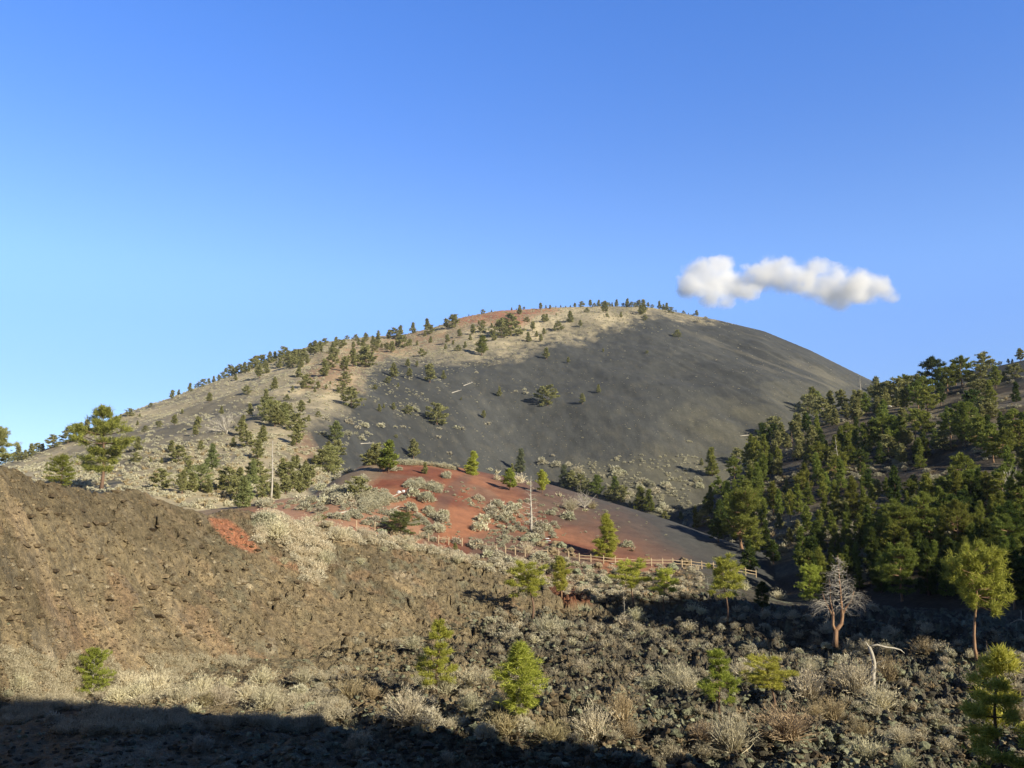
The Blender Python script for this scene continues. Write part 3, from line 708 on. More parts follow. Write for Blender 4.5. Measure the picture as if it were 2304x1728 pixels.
def merge(name, protos, places, mats, stuff=True):
    """many small repeats as one object. protos: list of (V, [F3,F4]) with material slot; places: (proto, x, y, z, rz, sxy, sz)"""
    Vs = []; F3 = []; F4 = []; m3 = []; m4 = []; n = 0
    byp = {}
    for p in places: byp.setdefault(p[0], []).append(p[1:])
    for k, lst in byp.items():
        A = np.array(lst, float)
        for (V, Fs, slot) in protos[k]:
            c = np.cos(A[:, 3])[:, None]; s = np.sin(A[:, 3])[:, None]
            X = (V[None, :, 0] * c - V[None, :, 1] * s) * A[:, 4:5] + A[:, 0:1]
            Y = (V[None, :, 0] * s + V[None, :, 1] * c) * A[:, 4:5] + A[:, 1:2]
            Z = V[None, :, 2] * A[:, 5:6] + A[:, 2:3]
            Vs.append(np.stack([X, Y, Z], -1).reshape(-1, 3))
            off = n + np.arange(len(A)) * len(V)
            for Fk in Fs:
                q = (Fk[None] + off[:, None, None]).reshape(-1, Fk.shape[1])
                (F3 if Fk.shape[1] == 3 else F4).append(q)
                (m3 if Fk.shape[1] == 3 else m4).append(np.full(len(q), slot))
            n += len(A) * len(V)
    Fl = []; ml = []
    if F3: Fl.append(np.vstack(F3)); ml += m3
    if F4: Fl.append(np.vstack(F4)); ml += m4
    me = mesh_from(name, np.vstack(Vs), Fl, mats, np.concatenate(ml))
    o = link(name, me); o['kind'] = 'stuff'
    return o
farp = []
for kd in ('pond', 'round', 'cone'):
    for sd_ in range(2):
        tk, cr = gen_pine(kd, 'far', sd_)
        farp.append([(*tk.arr(), 0), (*cr.arr(), 1)])
plc = [(random.randrange(6), d['x'], d['y'], d['z'] - .1, random.uniform(0, 6.28), d['h'] * 1.5, d['h'] * 1.05) for d in REST]
# extra little trees that fill the far skyline
o = merge('distant_pines', farp, plc, [M['bark'], M['pine_far']])

# ------------------------------------------------------------------ dead trees
def branchy(mb, p, d, L, R, depth, rng, droop, split, curl=.25):
    n = 5
    P = [np.array(p, float)]; dd = np.array(d, float)
    for i in range(n - 1):
        dd = unit(dd + rng.normal(size=3) * curl * .35 + np.array([0, 0, -droop]) * (i + 1) / n)
        P.append(P[-1] + dd * L / (n - 1))
    P = np.array(P)
    mb.tube(P, R * np.linspace(1, .35, n), 5 if depth > 1 else 3)
    if depth > 0:
        for k in range(split):
            t = rng.uniform(.25, 1.0)
            q = P[0] + 0; f = t * (n - 1); i = min(int(f), n - 2)
            q = P[i] + (P[i + 1] - P[i]) * (f - i)
            nd = unit(unit(P[i + 1] - P[i]) * .7 + rng.normal(size=3) * .6)
            branchy(mb, q, nd, L * rng.uniform(.35, .6), R * .5 * (1 - .4 * t), depth - 1, rng, droop, max(2, split - 1), curl)
def snag(name, px, h_px, style, label, seed=1, bark='bleached', rz=0, group=None, r=None, cat='dead tree'):
    w = hit(*px)
    x, y, z = w[0], w[1], w[2]
    H = h_px * (y * CP + z * SP) / F_PX
    rng = np.random.default_rng(seed)
    root = thing(name, x, y, z - .1, rz); prop(root, label, cat, group)
    tk = MB(); br = MB()
    if style == 'pole':
        hs = np.linspace(0, 1, 8); P = np.stack([.01 * H * np.sin(hs * 5), 0 * hs, hs * H], 1)
        tk.tube(P, H * .019 * (1.1 - hs * .85), 7)
        for i in range(9):
            t = rng.uniform(.3, .95); az = rng.uniform(0, 6.28)
            branchy(br, [0, 0, t * H], [math.cos(az), math.sin(az), .25 * rng.normal()], H * rng.uniform(.05, .16), H * .005, 1, rng, .1, 2)
    elif style == 'whorl':
        hs = np.linspace(0, 1, 8); P = np.stack([.006 * H * np.sin(hs * 7), 0 * hs, hs * H], 1)
        tk.tube(P, H * .026 * (1.08 - hs), 7)
        for i in range(46):
            t = .12 + .86 * i / 46; az = i * 2.4
            L = H * .24 * (1.02 - t) ** .7 * rng.uniform(.6, 1.1)
            branchy(br, [0, 0, t * H], [math.cos(az), math.sin(az), -.35 + .8 * t], L, H * .0055 * (1.1 - t * .6), 1, rng, -.16, 2)
    elif style == 'sparse':
        hs = np.linspace(0, 1, 6); P = np.stack([.02 * H * np.sin(hs * 4), 0 * hs, hs * H], 1)
        tk.tube(P, H * .014 * (1.1 - hs), 5)
        for i in range(18):
            t = .25 + .7 * i / 18; az = i * 2.4
            branchy(br, [0, 0, t * H], [math.cos(az), math.sin(az), .3], H * .14 * (1.1 - t), H * .004, 1, rng, 0, 2)
    elif style == 'leader':      # red two-stemmed trunk with drooping grey twigs
        base = np.array([[0, 0, 0], [.01, 0, .08], [.02, 0, .19]]) * H
        tk.tube(base, np.array([.036, .029, .026]) * H, 8)
        tk.tube(np.array([[.015, 0, .17], [.04, 0, .20], [.085, 0, .25], [.10, 0, .33], [.092, 0, .6], [.085, .01, 1.0]]) * H, np.array([.024, .025, .021, .018, .010, .002]) * H, 7)
        tk.tube(np.array([[.012, 0, .16], [-.012, 0, .24], [-.005, 0, .34], [0, 0, .365]]) * H, np.array([.02, .016, .016, .015]) * H, 7)
        tk.tube(np.array([[-.012, 0, .34], [-.04, .02, .42], [-.085, .03, .52], [-.10, .03, .60]]) * H, np.array([.010, .008, .006, .003]) * H, 5)
        tk.tube(np.array([[.095, 0, .33], [.15, .02, .42], [.22, .04, .50], [.26, .04, .60]]) * H, np.array([.014, .012, .009, .004]) * H, 5)
        tk.tube(np.array([[.0, .0, .36], [-.015, .03, .5], [-.01, .03, .64], [-.015, .03, .75]]) * H, np.array([.009, .006, .004, .002]) * H, 5)
        for i in range(60):
            t = .40 + .58 * i / 60; az = i * 2.4
            L = H * .40 * (1.02 - t) ** .7 * rng.uniform(.6, 1.1)
            branchy(br, [.09 * H, 0, t * H], [math.cos(az), math.sin(az), .35], L, H * .0038, 2, rng, .30, 5, .8)
        for i in range(16):
            az = rng.uniform(-1.4, 1.4); t = rng.uniform(.42, .58)
            branchy(br, [rng.uniform(.13, .24) * H, .03 * H, t * H], [math.cos(az), math.sin(az), .4], H * .2, H * .0034, 2, rng, .42, 5, .5)
        for i in range(14):
            az = math.pi + rng.uniform(-1.2, 1.2)
            branchy(br, [-.04 * H, .02 * H, rng.uniform(.36, .5) * H], [math.cos(az), math.sin(az), .3], H * .20, H * .0034, 2, rng, .45, 5, .5)
    elif style == 'bent':
        P = np.array([[0, 0, 0], [-.01, 0, .18], [.0, 0, .36], [.045, .02, .52], [.04, .02, .62], [0, 0, .78], [-.05, 0, .93]]) * H
        tk.tube(P, np.array([.062, .055, .05, .042, .042, .04, .034]) * H, 7)
        tk.tube(np.array([[-.06, 0, .92], [-.10, 0, 1.0], [-.13, 0, 1.04]]) * H, np.array([.02, .012, .004]) * H, 5)
        tk.tube(np.array([[-.05, 0, .93], [.12, -.02, .97], [.3, -.03, .92], [.48, -.02, .90], [.62, 0, .86], [.70, 0, .79]]) * H, np.array([.026, .023, .02, .017, .014, .006]) * H, 5)
        branchy(br, np.array([.06, 0, .57]) * H, [1, 0, .5], .2 * H, .010 * H, 1, rng, .2, 2)
        branchy(br, np.array([.3, 0, .92]) * H, [.7, 0, .5], .1 * H, .006 * H, 1, rng, 0, 2)
    elif style == 'lean':
        P = np.array([[.75, 0, -.05], [.62, 0, .1], [.5, 0, .35], [.3, 0, .55], [.12, 0, .8], [0, 0, .86], [-.12, 0, .84], [-.3, 0, .76]]) * H
        tk.tube(P, np.array([.05, .045, .035, .028, .022, .014, .010, .004]) * H, 6)
        for q in ([.12, 0, .8], [.3, 0, .55], [.2, 0, .7], [.45, 0, .42], [0, 0, .86]):
            branchy(br, np.array(q) * H, [rng.uniform(-.5, .8), 0, 1], .26 * H, .012 * H, 1, rng, -.1, 2)
    elif style == 'bush':        # low, many pale stems spreading from the ground
        tk.tube(np.array([[0, 0, 0], [.05, 0, .12], [.02, .05, .3]]) * H, np.array([.05, .04, .02]) * H, 6)
        for i in range(26):
            az = rng.uniform(0, 6.28); el = rng.uniform(.1, 1.3)
            branchy(br, [0, 0, .08 * H], [math.cos(az) * math.cos(el), math.sin(az) * math.cos(el), math.sin(el)], H * rng.uniform(.6, 1.1), H * .016, 2, rng, .05, 3)
    a = link('trunk', tk.mesh('trunk', [M[bark]], True), root)
    if br.n: link('branches', br.mesh('branches', [M['bleached' if style != 'x' else bark]], False), root)
    return root

snag('dead_tree', (835, 646), 90, 'leader', 'dead pine with split orange trunk, broken left stem and drooping grey twigs', 3, 'bark_red')
snag('dead_tree', (874, 691), 47, 'bent', 'short bleached snag bending to a long bare arm, among straw bushes at lower right', 4)
snag('dead_tree', (1024, 655), 38, 'lean', 'pale crooked branch leaning in from the right edge below the forest', 5)
snag('dead_tree', (271, 500), 58, 'pole', 'tall bleached dead trunk standing among the green pines left of the red hill', 6)
snag('dead_tree', (531, 533), 57, 'whorl', 'spindly dead conifer with upcurved bare branches on the red slope above the fence', 7)
snag('dead_tree', (838, 480), 44, 'sparse', 'grey dead pine with sparse branches, midway up the forested slope', 8)
snag('dead_tree', (810, 502), 24, 'sparse', 'broken orange trunk catching the light, on bare ground low on the forested slope', 9, 'bark_red')
snag('dead_tree', (793, 461), 30, 'sparse', 'orange dead trunk among firs near the left edge of the forest', 10, 'bark_red')
snag('dead_tree', (951, 450), 40, 'sparse', 'leaning orange snag with bare top above the sunlit strip of the forested slope', 11, 'bark_red', .4)
snag('dead_tree', (861, 396), 19, 'whorl', 'bleached dead treetop crossing the edge of the black cone above the forest', 12)
snag('dead_tree', (708, 599), 23, 'sparse', 'thin pale dead sapling standing against the black shade right of the fence', 13)
snag('dead_tree', (624, 614), 25, 'sparse', 'thin grey dead sapling under the umbrella pines below the fence', 14)
snag('dead_tree', (291, 483), 10, 'pole', 'short broken pale stub among the valley pines right of the tall dead trunk', 15)
snag('dead_tree', (988, 661), 24, 'sparse', 'thin shaded dead stem just right of the tall bare-trunked pine', 16, 'bark')
snag('dead_tree', (226, 434), 22, 'bush', 'pale grey skeleton of a dead tree on the left flank of the cone', 17)
snag('dead_tree', (1012, 505), 32, 'bush', 'pale bare fallen treetop with fanned branches at the right edge of the forest', 18)
snag('dead_shrub', (584, 509), 17, 'bush', 'large pale dead juniper with bare spreading limbs on the black part of the red hill', 19, cat='dead shrub')
snag('dead_tree', (849, 577 + 34), 38, 'sparse', 'bare grey dead sapling in the dark hollow behind the split orange trunk', 20)

# ------------------------------------------------------------------ hand-described pines
HERO = [
 ((101, 490), 80, 'old', 'pine', 1.0, 'bark', 'tallest old ponderosa pine with layered spreading crown, standing behind the brown lava slope', 1),
 ((61, 484), 26, 'round', 'pine', 1.3, 'bark', 'low spreading yellow-green pine just left of the tallest old ponderosa', 2),
 ((-4, 470), 42, 'old', 'pine_far', 1.1, 'bark', 'blue-green pine cut off by the left edge of the picture', 3),
 ((92, 694), 41, 'round', 'pine_bright', 1.05, 'bleached', 'small bright yellow-green pine at lower left, on the edge of the foreground shadow', 4),
 ((437, 693), 68, 'open', 'pine_bright', 1.15, 'bark', 'open-crowned young pine with a low crooked branch, left of the foreground pair', 5),
 ((519, 722), 75, 'pond', 'pine_bright', 1.55, 'bleached', 'bushy bright young pine with a bare lower trunk, right of the foreground pair', 6),
 ((532, 619), 48, 'umbrella', 'pine_bright', 1.5, 'bark', 'flat-topped pine beside its own black shadow on the lava bank', 7),
 ((561.5, 597), 38, 'pond', 'pine_bright', 1.1, 'bark_red', 'slender pine with a thin orange trunk on the red path below the fence', 8),
 ((633, 608), 42, 'umbrella', 'pine_bright', 1.5, 'bark', 'widest umbrella-crowned pine directly below the lit rail fence', 9),
 ((664, 611), 36, 'umbrella', 'pine_bright', 1.3, 'bark', 'crooked umbrella pine just right of the widest one below the fence', 10),
 ((727, 622), 60, 'umbrella', 'pine_bright', 1.05, 'bark', 'slim flat-topped pine whose crown touches the last stretch of rail fence', 11),
 ((719, 714), 60, 'open', 'pine_bright', 1.25, 'bark', 'bright young pine left of the low round one, at lower right among lava blocks', 12),
 ((773, 709), 44, 'umbrella', 'pine_bright', 1.9, 'bark', 'low round-crowned pine with short dark trunk, at lower right among lava blocks', 13),
 ((811, 600), 32, 'round', 'pine_bright', 1.0, 'bark', 'rounded bright pine standing alone in the dark hollow left of the split dead trunk', 14),
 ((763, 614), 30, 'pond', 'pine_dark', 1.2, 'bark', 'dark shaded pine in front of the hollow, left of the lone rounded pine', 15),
 ((978, 663), 108, 'umbrella', 'pine_bright', .9, 'bark_red', 'tall pine with long bare orange trunk and round lit crown near the right edge', 16),
 ((1005, 800), 142, 'open', 'pine_bright', 1.25, 'bark', 'largest pine at the lower right corner, its base below the frame', 17),
 ((401, 534), 20, 'round', 'green_bush', 1.9, 'bark', 'low spreading yellow-green juniper on the front edge of the red hill', 18),
 ((742, 549), 53, 'oak', 'pine', 1.1, 'bark_red', 'broad round-crowned tree with forked reddish trunk at the foot of the black slope', 19)]
HERO_LM = []
for (px, hpx, kd, mt, wf, bark, lab, sd_) in HERO:
    w = hit(*px)
    if w is None:
        th, s = ray(*px); r = 36.0; w = (r * math.sin(th), r * math.cos(th), float(_sample(th, r)[0]), r, 0)
    x, y, z = w[:3]
    H = hpx * (y * CP + z * SP) / F_PX
    o = put_pine(x, y, z - .1, H, kd, 'near', mt, wf, bark, seed=sd_ + 40)
    prop(o, lab, 'juniper' if 'juniper' in lab else 'tree'); HERO_LM.append((px, lab))
    if 'juniper' in lab: o.name = 'juniper_tree'

# ------------------------------------------------------------------ shrubs
VIEWS.update({'l': (0, 576, .1543), 'n': (256, 488.9, .1157), 'q': (488.9, 466.7, .08037)})
def gen_shrub(kind, lod, seed):
    rng = np.random.default_rng(seed + 900); mb = MB()
    if kind in ('straw', 'rust'):
        nb = {0: 260, 1: 110, 2: 44}[lod]; w = {0: .016, 1: .035, 2: .09}[lod]
        az = rng.uniform(0, 6.28, nb); el = np.clip(rng.normal(.95, .38, nb), .12, 1.5)
        L = rng.uniform(.55, 1.05, nb) * (1 - .18 * np.cos(az * 3 + seed))
        base = np.stack([rng.normal(0, .13, nb), rng.normal(0, .13, nb), np.full(nb, -.03)], 1)
        d = np.stack([np.cos(az) * np.cos(el), np.sin(az) * np.cos(el), np.sin(el)], 1)
        mid = base + d * L[:, None] * .55
        d2 = unit(d + rng.normal(size=(nb, 3)) * .28)
        tip = mid + d2 * L[:, None] * .5
        sd_ = unit(np.cross(d, rng.normal(size=(nb, 3)))) * w
        V = np.stack([base - sd_ * .7, base + sd_ * .7, mid + sd_, mid - sd_], 1).reshape(-1, 3)
        mb.add(V, np.arange(len(V)).reshape(-1, 4))
        V = np.stack([mid - sd_, mid + sd_, tip], 1).reshape(-1, 3)
        mb.add(V, np.arange(len(V)).reshape(-1, 3))
        if lod < 2:      # feathery tips
            blades(mb, tip, d2, .16, 4 if lod == 0 else 3, .14 if lod == 0 else .3, rng, .45, .1)
    else:
        n = {0: 150, 1: 80, 2: 26}[lod]
        a = rng.uniform(0, 6.28, n); e = np.arcsin(rng.uniform(0, 1, n)); R = rng.uniform(.5, 1, n) ** .5
        lump = 1 + .22 * np.sin(a * 3 + seed) * np.cos(e) + .15 * np.sin(a * 5 + 2 * seed)
        c = np.stack([np.cos(a) * np.cos(e) * .62 * lump, np.sin(a) * np.cos(e) * .62 * lump, np.sin(e) * .72 * lump], 1) * R[:, None]
        blades(mb, c, unit(c + 1e-3), .26 if lod else .2, {0: 12, 1: 8, 2: 6}[lod], {0: .22, 1: .38, 2: .8}[lod], rng, .6, .25)
    return mb
_sh = {}
def shrub_mesh(kind, lod, seed):
    k = (kind, lod, seed)
    if k not in _sh:
        mt = {'straw': 'straw', 'rust': 'rust', 'sage': 'sage', 'green': 'green_bush'}[kind]
        _sh[k] = gen_shrub(kind, lod, seed).mesh('shrub', [M[mt]])
    return _sh[k]
SHR = []
def adds(view, s):
    x0, y0, k = VIEWS[view]
    for it in s.split():
        p = it.split(',')
        kd = {'s': 'straw', 'r': 'rust', 'g': 'sage', 'n': 'green'}[p[3] if len(p) > 3 else 's']
        wf = float(p[4]) if len(p) > 4 else 1.0
        SHR.append((x0 + k * float(p[0]), y0 + k * float(p[1]), k * float(p[2]), kd, wf))
adds('k', '1340,370,130,s,1.1 960,305,50,g 1030,300,40,g 1840,310,80 1910,290,100 1250,440,60 1500,450,50 290,350,50 110,460,50 460,460,100 1560,620,90 540,720,140 680,760,150 830,720,150 950,690,100 60,790,160,r 200,800,100,r 420,960,250 560,960,160,g 830,860,130 1010,850,110 1060,1030,160,r 1370,1070,150,r '
     '1630,1060,230 1820,950,230,r,.6 1860,1040,120,r 2170,720,180,s,1.2 1990,720,110,g 1890,680,60 930,1050,120,g 1170,1000,100,g 1450,960,50 560,840,80 740,980,100 1150,340,60 1640,370,50 1760,350,50 1440,330,60,g')
adds('m', '40,350,70 20,730,130 400,660,120 480,610,90,g 820,780,200 830,620,100 1110,740,220,s,1.1 1320,670,170,r 1290,860,170,s 970,930,160,r 860,900,90,r 1580,520,110,r,1.2 1080,480,70 1190,500,90 1330,500,80 1860,550,60 1740,540,50,g 880,445,50,r 930,480,50,g 130,1060,130,r 320,1130,250,s,.8 680,1060,230,r,1.1 1160,1040,130,r 1400,1070,120 '
     '1200,1190,170 1440,1240,130 620,150,70 60,230,60 120,250,60 400,90,60 2190,930,100,r 1700,560,50 1940,560,50,r 750,500,50,g 1040,560,70,g 560,640,60 250,350,40,g 340,360,40 1500,880,60 1650,980,70,g')
adds('l', '120,740,110 300,750,80 820,720,110 900,800,140 1010,760,170 1150,820,160 1300,760,140 1430,830,150 1470,720,80 1340,840,110,r 1700,700,130 1720,860,180 1940,790,120,g 1960,680,110 1600,800,120 2130,800,60 750,820,120 640,810,60 1250,880,80 50,800,60 400,800,70 200,790,60 560,1000,70 1300,1120,120,g 350,950,80,g 900,990,80,g')
adds('n', '170,430,200,s,1.1 60,330,150,g,1.3 590,650,150 240,660,60 720,440,150 640,330,80 790,420,60 940,460,120 900,650,70 1330,540,60 1240,450,80 1110,540,50 1100,440,70,g 1300,460,90 1420,430,60 1530,440,40,g 1560,370,120,g,1.1 1600,290,100,g 1620,240,70,g 1920,360,110,g 1950,290,90,g 1730,470,60,g '
     '1900,510,110,g 1680,570,80 1740,640,90 2040,530,60 1030,280,60,g 1920,100,60,g 1860,150,40,g 1960,95,30,g 2080,160,80,g 2030,210,70,g 600,130,100,g 420,180,90,g 560,200,80,g 160,170,20,g 2030,250,40,g 1490,210,90,g 1470,110,110,g 1350,70,100,g 1250,100,60,g 1330,190,110,g 1400,240,50,g 1100,190,40,g 1200,230,70,g 1090,120,60,g 980,130,60,g '
     '850,150,60,g 900,60,80,g 800,100,80,g 720,120,100,g 620,60,90,g 1000,50,80,g 1100,50,70,g 1150,90,50,g 480,120,80,g 380,110,80,g 2010,700,50 1910,700,40 1620,470,50 520,290,90 440,280,60 1990,540,60,g 2100,600,90,g 2000,590,80,g 690,20,80,g 560,10,80,g 780,10,70,g')
adds('q', '100,480,90,g 40,560,120,g 20,640,100,g 150,680,70,g 260,590,130,g,1.3 350,520,90,g 170,770,60,g 280,790,70,g 230,660,120,g 640,780,130,g 600,840,120,g 720,800,110,g 770,600,80,g 860,500,30 880,370,60 1290,520,90,r 1010,540,160 980,650,120,g 1200,560,60 100,170,80 250,900,60,g 470,1080,150 640,1170,160,g,1.2 560,930,120,g 500,1310,120,g 700,1320,130,g 560,1250,110 '
     '100,1170,110,g 270,1230,130,g 870,1180,80,g 1720,1000,100,g 1780,1060,60,r 2120,1250,60,g 1080,1240,70,g 1300,1250,60,g 950,1200,100,g 360,200,120,s,1.1 500,230,60 1100,100,110 1580,130,80,g 1900,230,90,g 1750,370,80,g 1700,420,70,g 920,260,60 20,60,50,g 100,90,60 1400,150,60,g 1250,1400,90,g 1450,1450,100,g 1600,1350,90,g')
adds('e', '900,760,60,g 960,780,40,g 1160,870,50,g 1200,890,50,g 1330,880,50,g 1350,910,50,g 1380,850,40,g 1230,940,60,g 1030,960,60,g 1100,900,50,g 1400,950,40,g 1600,850,60,g 1620,900,60,g 1560,880,40,g 1300,1080,60,g 1340,1100,60,g 1270,1130,60,g 260,700,60,g 380,720,60,g 490,710,50,g 550,780,60,g 1450,840,30,g 2130,1400,60,r')
adds('c', '780,690,30,g 722,676,18,g 775,660,18,g 545,875,25,g 385,915,28,g 350,905,28,g 240,910,25,g 235,960,28,g 95,790,30,g 100,825,22,g 310,1070,30,g 880,1100,30,g 950,1080,22,g 475,555,18,g 490,495,20,g 1855,235,26,g 1900,215,20,g')
adds('b', '1340,870,40,g 1540,895,38,g 1440,895,40,g 1395,905,30,g 1455,935,25,g 1420,975,35,g 1385,940,25,g 1750,790,35,g 1330,940,40,g 1180,945,35,g 1200,845,30,g 1630,900,20,g 1680,900,20,g')
SHR = [(a, b, c * (.8 if 255 < a < 480 and b > 505 and c > 9 else .84 if b > 600 else .92), d, e) for (a, b, c, d, e) in SHR]
SHR.sort(key=lambda q: -q[2])
SHRUBS = []
for (u, v, h, kd, wf) in SHR[:300]:
    w = hit(u, v)
    if w is None: continue
    x, y, z, r, lay = w
    H = max(.3, h * (y * CP + z * SP) / F_PX)
    lod = 0 if h > 11 else (1 if h > 5 else 2)
    me = shrub_mesh(kd, lod, random.randrange(4))
    o = bpy.data.objects.new('shrub', me); COL.objects.link(o)
    o.location = (x, y, z - .06 * H); o.rotation_euler = (0, 0, random.uniform(0, 6.28)); k = wf * random.uniform(.9, 1.15) * (1.2 if kd == 'sage' else 1.0)
    o.scale = (H * k, H * k, H)
    SHRUBS.append(dict(obj=o, u=u, v=v, hp=h, kind=kd, lay=lay, r=r))

# low scrub and dry grass too many to count
def scat(P, n, smin, smax, kinds, seed, cond=None, clump=None):
    rng = random.Random(seed); P = np.array(P, float)
    u0, v0 = P.min(0); u1, v1 = P.max(0); out = []; tries = 0
    while len(out) < n and tries < n * 12:
        tries += 1
        u = rng.uniform(u0, u1); v = rng.uniform(v0, v1)
        if not bool(inpoly(np.array([u]), np.array([v]), P)[0]): continue
        w = hit(u, v, snap=1)
        if w is None: continue
        if cond and not cond(u, v, w): continue
        if clump and float(vnoise(np.array([w[0] / clump]), np.array([w[1] / clump]), 77)[0]) < .5 + .1 * rng.random(): continue
        s = rng.uniform(smin, smax)
        out.append((rng.choice(kinds), w[0], w[1], w[2] - .05 * s, rng.uniform(0, 6.28), s * rng.uniform(1, 1.4), s))
    return out
sp = [[(*gen_shrub('sage', 2, i).arr(), 0)] for i in range(3)] + [[(*gen_shrub('sage', 1, i).arr(), 0)] for i in range(3)] + [[(*gen_shrub('straw', 1, i).arr(), 1)] for i in range(3)] + [[(*gen_shrub('rust', 2, i).arr(), 2)] for i in range(2)] + [[(*gen_shrub('straw', 2, i).arr(), 1)] for i in range(2)]
SM = [M['sage'], M['straw'], M['rust']]
on = lambda k: (lambda u, v, w: w[4] == k)
# the cone
rng = np.random.default_rng(5)
jj = np.nonzero((rs > 225) & (rs < 960))[0]
pl = []
tries = 0
while len(pl) < 9500 and tries < 400000:
    tries += 1
    j = rng.integers(0, len(jj)); i = jj[j]; c = rng.integers(56, 954)
    if LAY[i, c] != 3: continue
    if rng.random() > (rs[i] / 950) ** 1.2: continue
    x = XX[i, c] + rng.normal() * .8; y = YY[i, c] + rng.normal() * 1.5
    m = TANM[i, c]
    cl = fbm(np.array([x / 12]), np.array([y / 20]), 3, 88)[0]
    if m > .05:
        if rng.random() > (.35 + .65 * m) * (.35 + .9 * max(0, cl + .45)): continue
    else:
        if rng.random() > .012 + .05 * max(0, cl) + (.35 if (WX[i, c] * 30 + abs(UU[i, c] - 0) < 0) else 0): continue
    z = float(_sample(np.arctan2(x, y), math.hypot(x, y))[0]); s = rng.uniform(.35, 1.1) * (.8 + .4 * m)
    pl.append((int(rng.integers(0, 3)), x, y, z - .05, rng.uniform(0, 6.28), s * 1.3, s))
# scattered along the edge of the black cinder
pl += scat([(360, 372), (440, 350), (560, 330), (700, 312), (720, 322), (600, 340), (470, 372), (420, 410), (345, 450), (330, 430)], 420, .4, .95, [0, 1, 2], 6, on(3), 14)
pl += scat([(560, 470), (700, 440), (720, 470), (700, 530), (620, 520), (560, 490)], 260, .6, 1.3, [0, 1, 2, 3], 7, on(3), 12)
pl += scat([(0, 470), (200, 440), (340, 450), (345, 480), (200, 520), (60, 490)], 900, .6, 1.3, [0, 1, 2, 10, 11], 8, on(3))
pl += scat([(380, 400), (560, 350), (700, 330), (860, 385), (700, 460), (560, 490), (400, 460)], 900, .18, .42, [0, 1, 2, 10], 26, on(3))
merge('cone_scrub', sp, pl, SM)
pl = scat([(256, 503), (310, 495), (342, 472), (366, 460), (426, 462), (455, 468), (440, 490), (436, 520), (400, 500), (345, 520), (300, 512), (258, 506)], 620, .5, 1.25, [3, 4, 5, 8], 9, on(2), 6)
pl += scat([(256, 505), (345, 520), (436, 545), (430, 520), (340, 500)], 120, .3, .9, [3, 4, 5], 10, on(2))
pl += scat([(430, 470), (600, 500), (640, 560), (440, 545)], 150, .2, .6, [0, 1, 2, 3, 4], 31, on(2), 9)
pl += scat([(500, 500), (560, 500), (560, 555), (490, 550)], 70, .3, .9, [3, 4, 5], 11, on(2))
pl += scat([(445, 480), (700, 520), (660, 565), (440, 540)], 60, .15, .4, [0, 1, 2], 12, on(2))
merge('red_hill_scrub', sp, pl, SM)
pl = scat([(256, 515), (333, 525), (430, 545), (515, 566), (520, 580), (430, 556), (330, 540), (256, 545)], 240, .3, .9, [3, 4, 5, 6, 7, 8], 13, on(1))
pl += scat([(185, 505), (256, 510), (330, 545), (320, 590), (256, 560), (215, 530)], 130, .4, 1.0, [4, 6, 7, 8], 14, on(1), 5)
pl += scat([(480, 556), (590, 566), (700, 570), (700, 600), (640, 606), (590, 602), (540, 590)], 240, .35, .95, [3, 4, 5, 6, 9], 15)
pl += scat([(0, 560), (200, 540), (500, 600), (500, 640), (200, 660), (0, 670)], 140, .1, .25, [6, 7, 8, 9], 16)
merge('slope_scrub', sp, pl, SM)
pl = scat([(0, 655), (240, 660), (350, 670), (345, 735), (0, 735)], 1500, .2, .55, [6, 7, 8, 9], 17, None, 3)
pl += scat([(300, 640), (600, 610), (1024, 640), (1024, 768), (350, 768)], 420, .15, .5, [3, 6, 7, 8, 9], 18, None, 3.5)
pl += scat([(470, 610), (900, 610), (1024, 640), (1024, 700), (900, 670), (470, 640)], 170, .3, .8, [3, 4, 6, 7, 8], 19, None, 4)
merge('dry_grass', sp, pl, SM)
pl = scat([(690, 520), (760, 450), (860, 405), (1024, 370), (1024, 560), (760, 600)], 1500, .4, 1.1, [0, 1, 2, 3, 10], 20, on(4), 9)
merge('forest_floor_scrub', sp, pl, SM)

# ------------------------------------------------------------------ lava blocks
def gen_rock(seed, sub=1, amp=.35):
    bm = bmesh.new(); bmesh.ops.create_icosphere(bm, subdivisions=sub, radius=.5)
    V = np.array([v.co[:] for v in bm.verts]); Fc = np.array([[v.index for v in f.verts] for f in bm.faces]); bm.free()
    from mathutils import noise as mn
    for i in range(len(V)):
        p = Vector(V[i]) * 2.1 + Vector((seed * 3.7, seed * 1.9, 0))
        k = 1 + amp * mn.noise(p) * 1.6 + amp * .8 * mn.noise(p * 2.6)
        V[i] *= k
    V[:, 2] *= .8
    return V, Fc
import bmesh
rp_ = [[(*(lambda a: (a[0], [a[1]]))(gen_rock(i, 1, .5)), 0 if i % 3 else 1)] for i in range(8)]
def rocks(P, n, smin, smax, seed, cond=None):
    return [(a[0], a[1], a[2], a[3] + .12 * a[6], a[4], a[5], a[6] * random.uniform(.7, 1.3)) for a in scat(P, n, smin, smax, range(8), seed, cond)]
pl = rocks([(560, 606), (1024, 628), (1024, 768), (420, 768), (330, 700), (380, 640)], 3600, .10, .40, 21)
pl += rocks([(0, 690), (400, 640), (560, 606), (430, 768), (0, 768)], 1200, .1, .36, 22)
pl += rocks([(0, 520), (250, 530), (520, 580), (560, 606), (380, 650), (0, 690)], 10, .06, .20, 23, on(1))
RB = [(0, 465), (130, 490), (250, 512), (520, 575), (560, 606), (380, 650), (0, 690)]
pl += [(a[0], a[1], a[2], a[3] + .06 * a[6], a[4], a[5], a[6]) for a in scat(RB, 3200, .07, .26, (0, 3, 6), 32, on(1))]
pl += [(a[0], a[1], a[2], a[3] + .06 * a[6], a[4], a[5], a[6] * .8) for a in scat(RB, 160, .35, .8, (0, 3, 6), 33, on(1))]
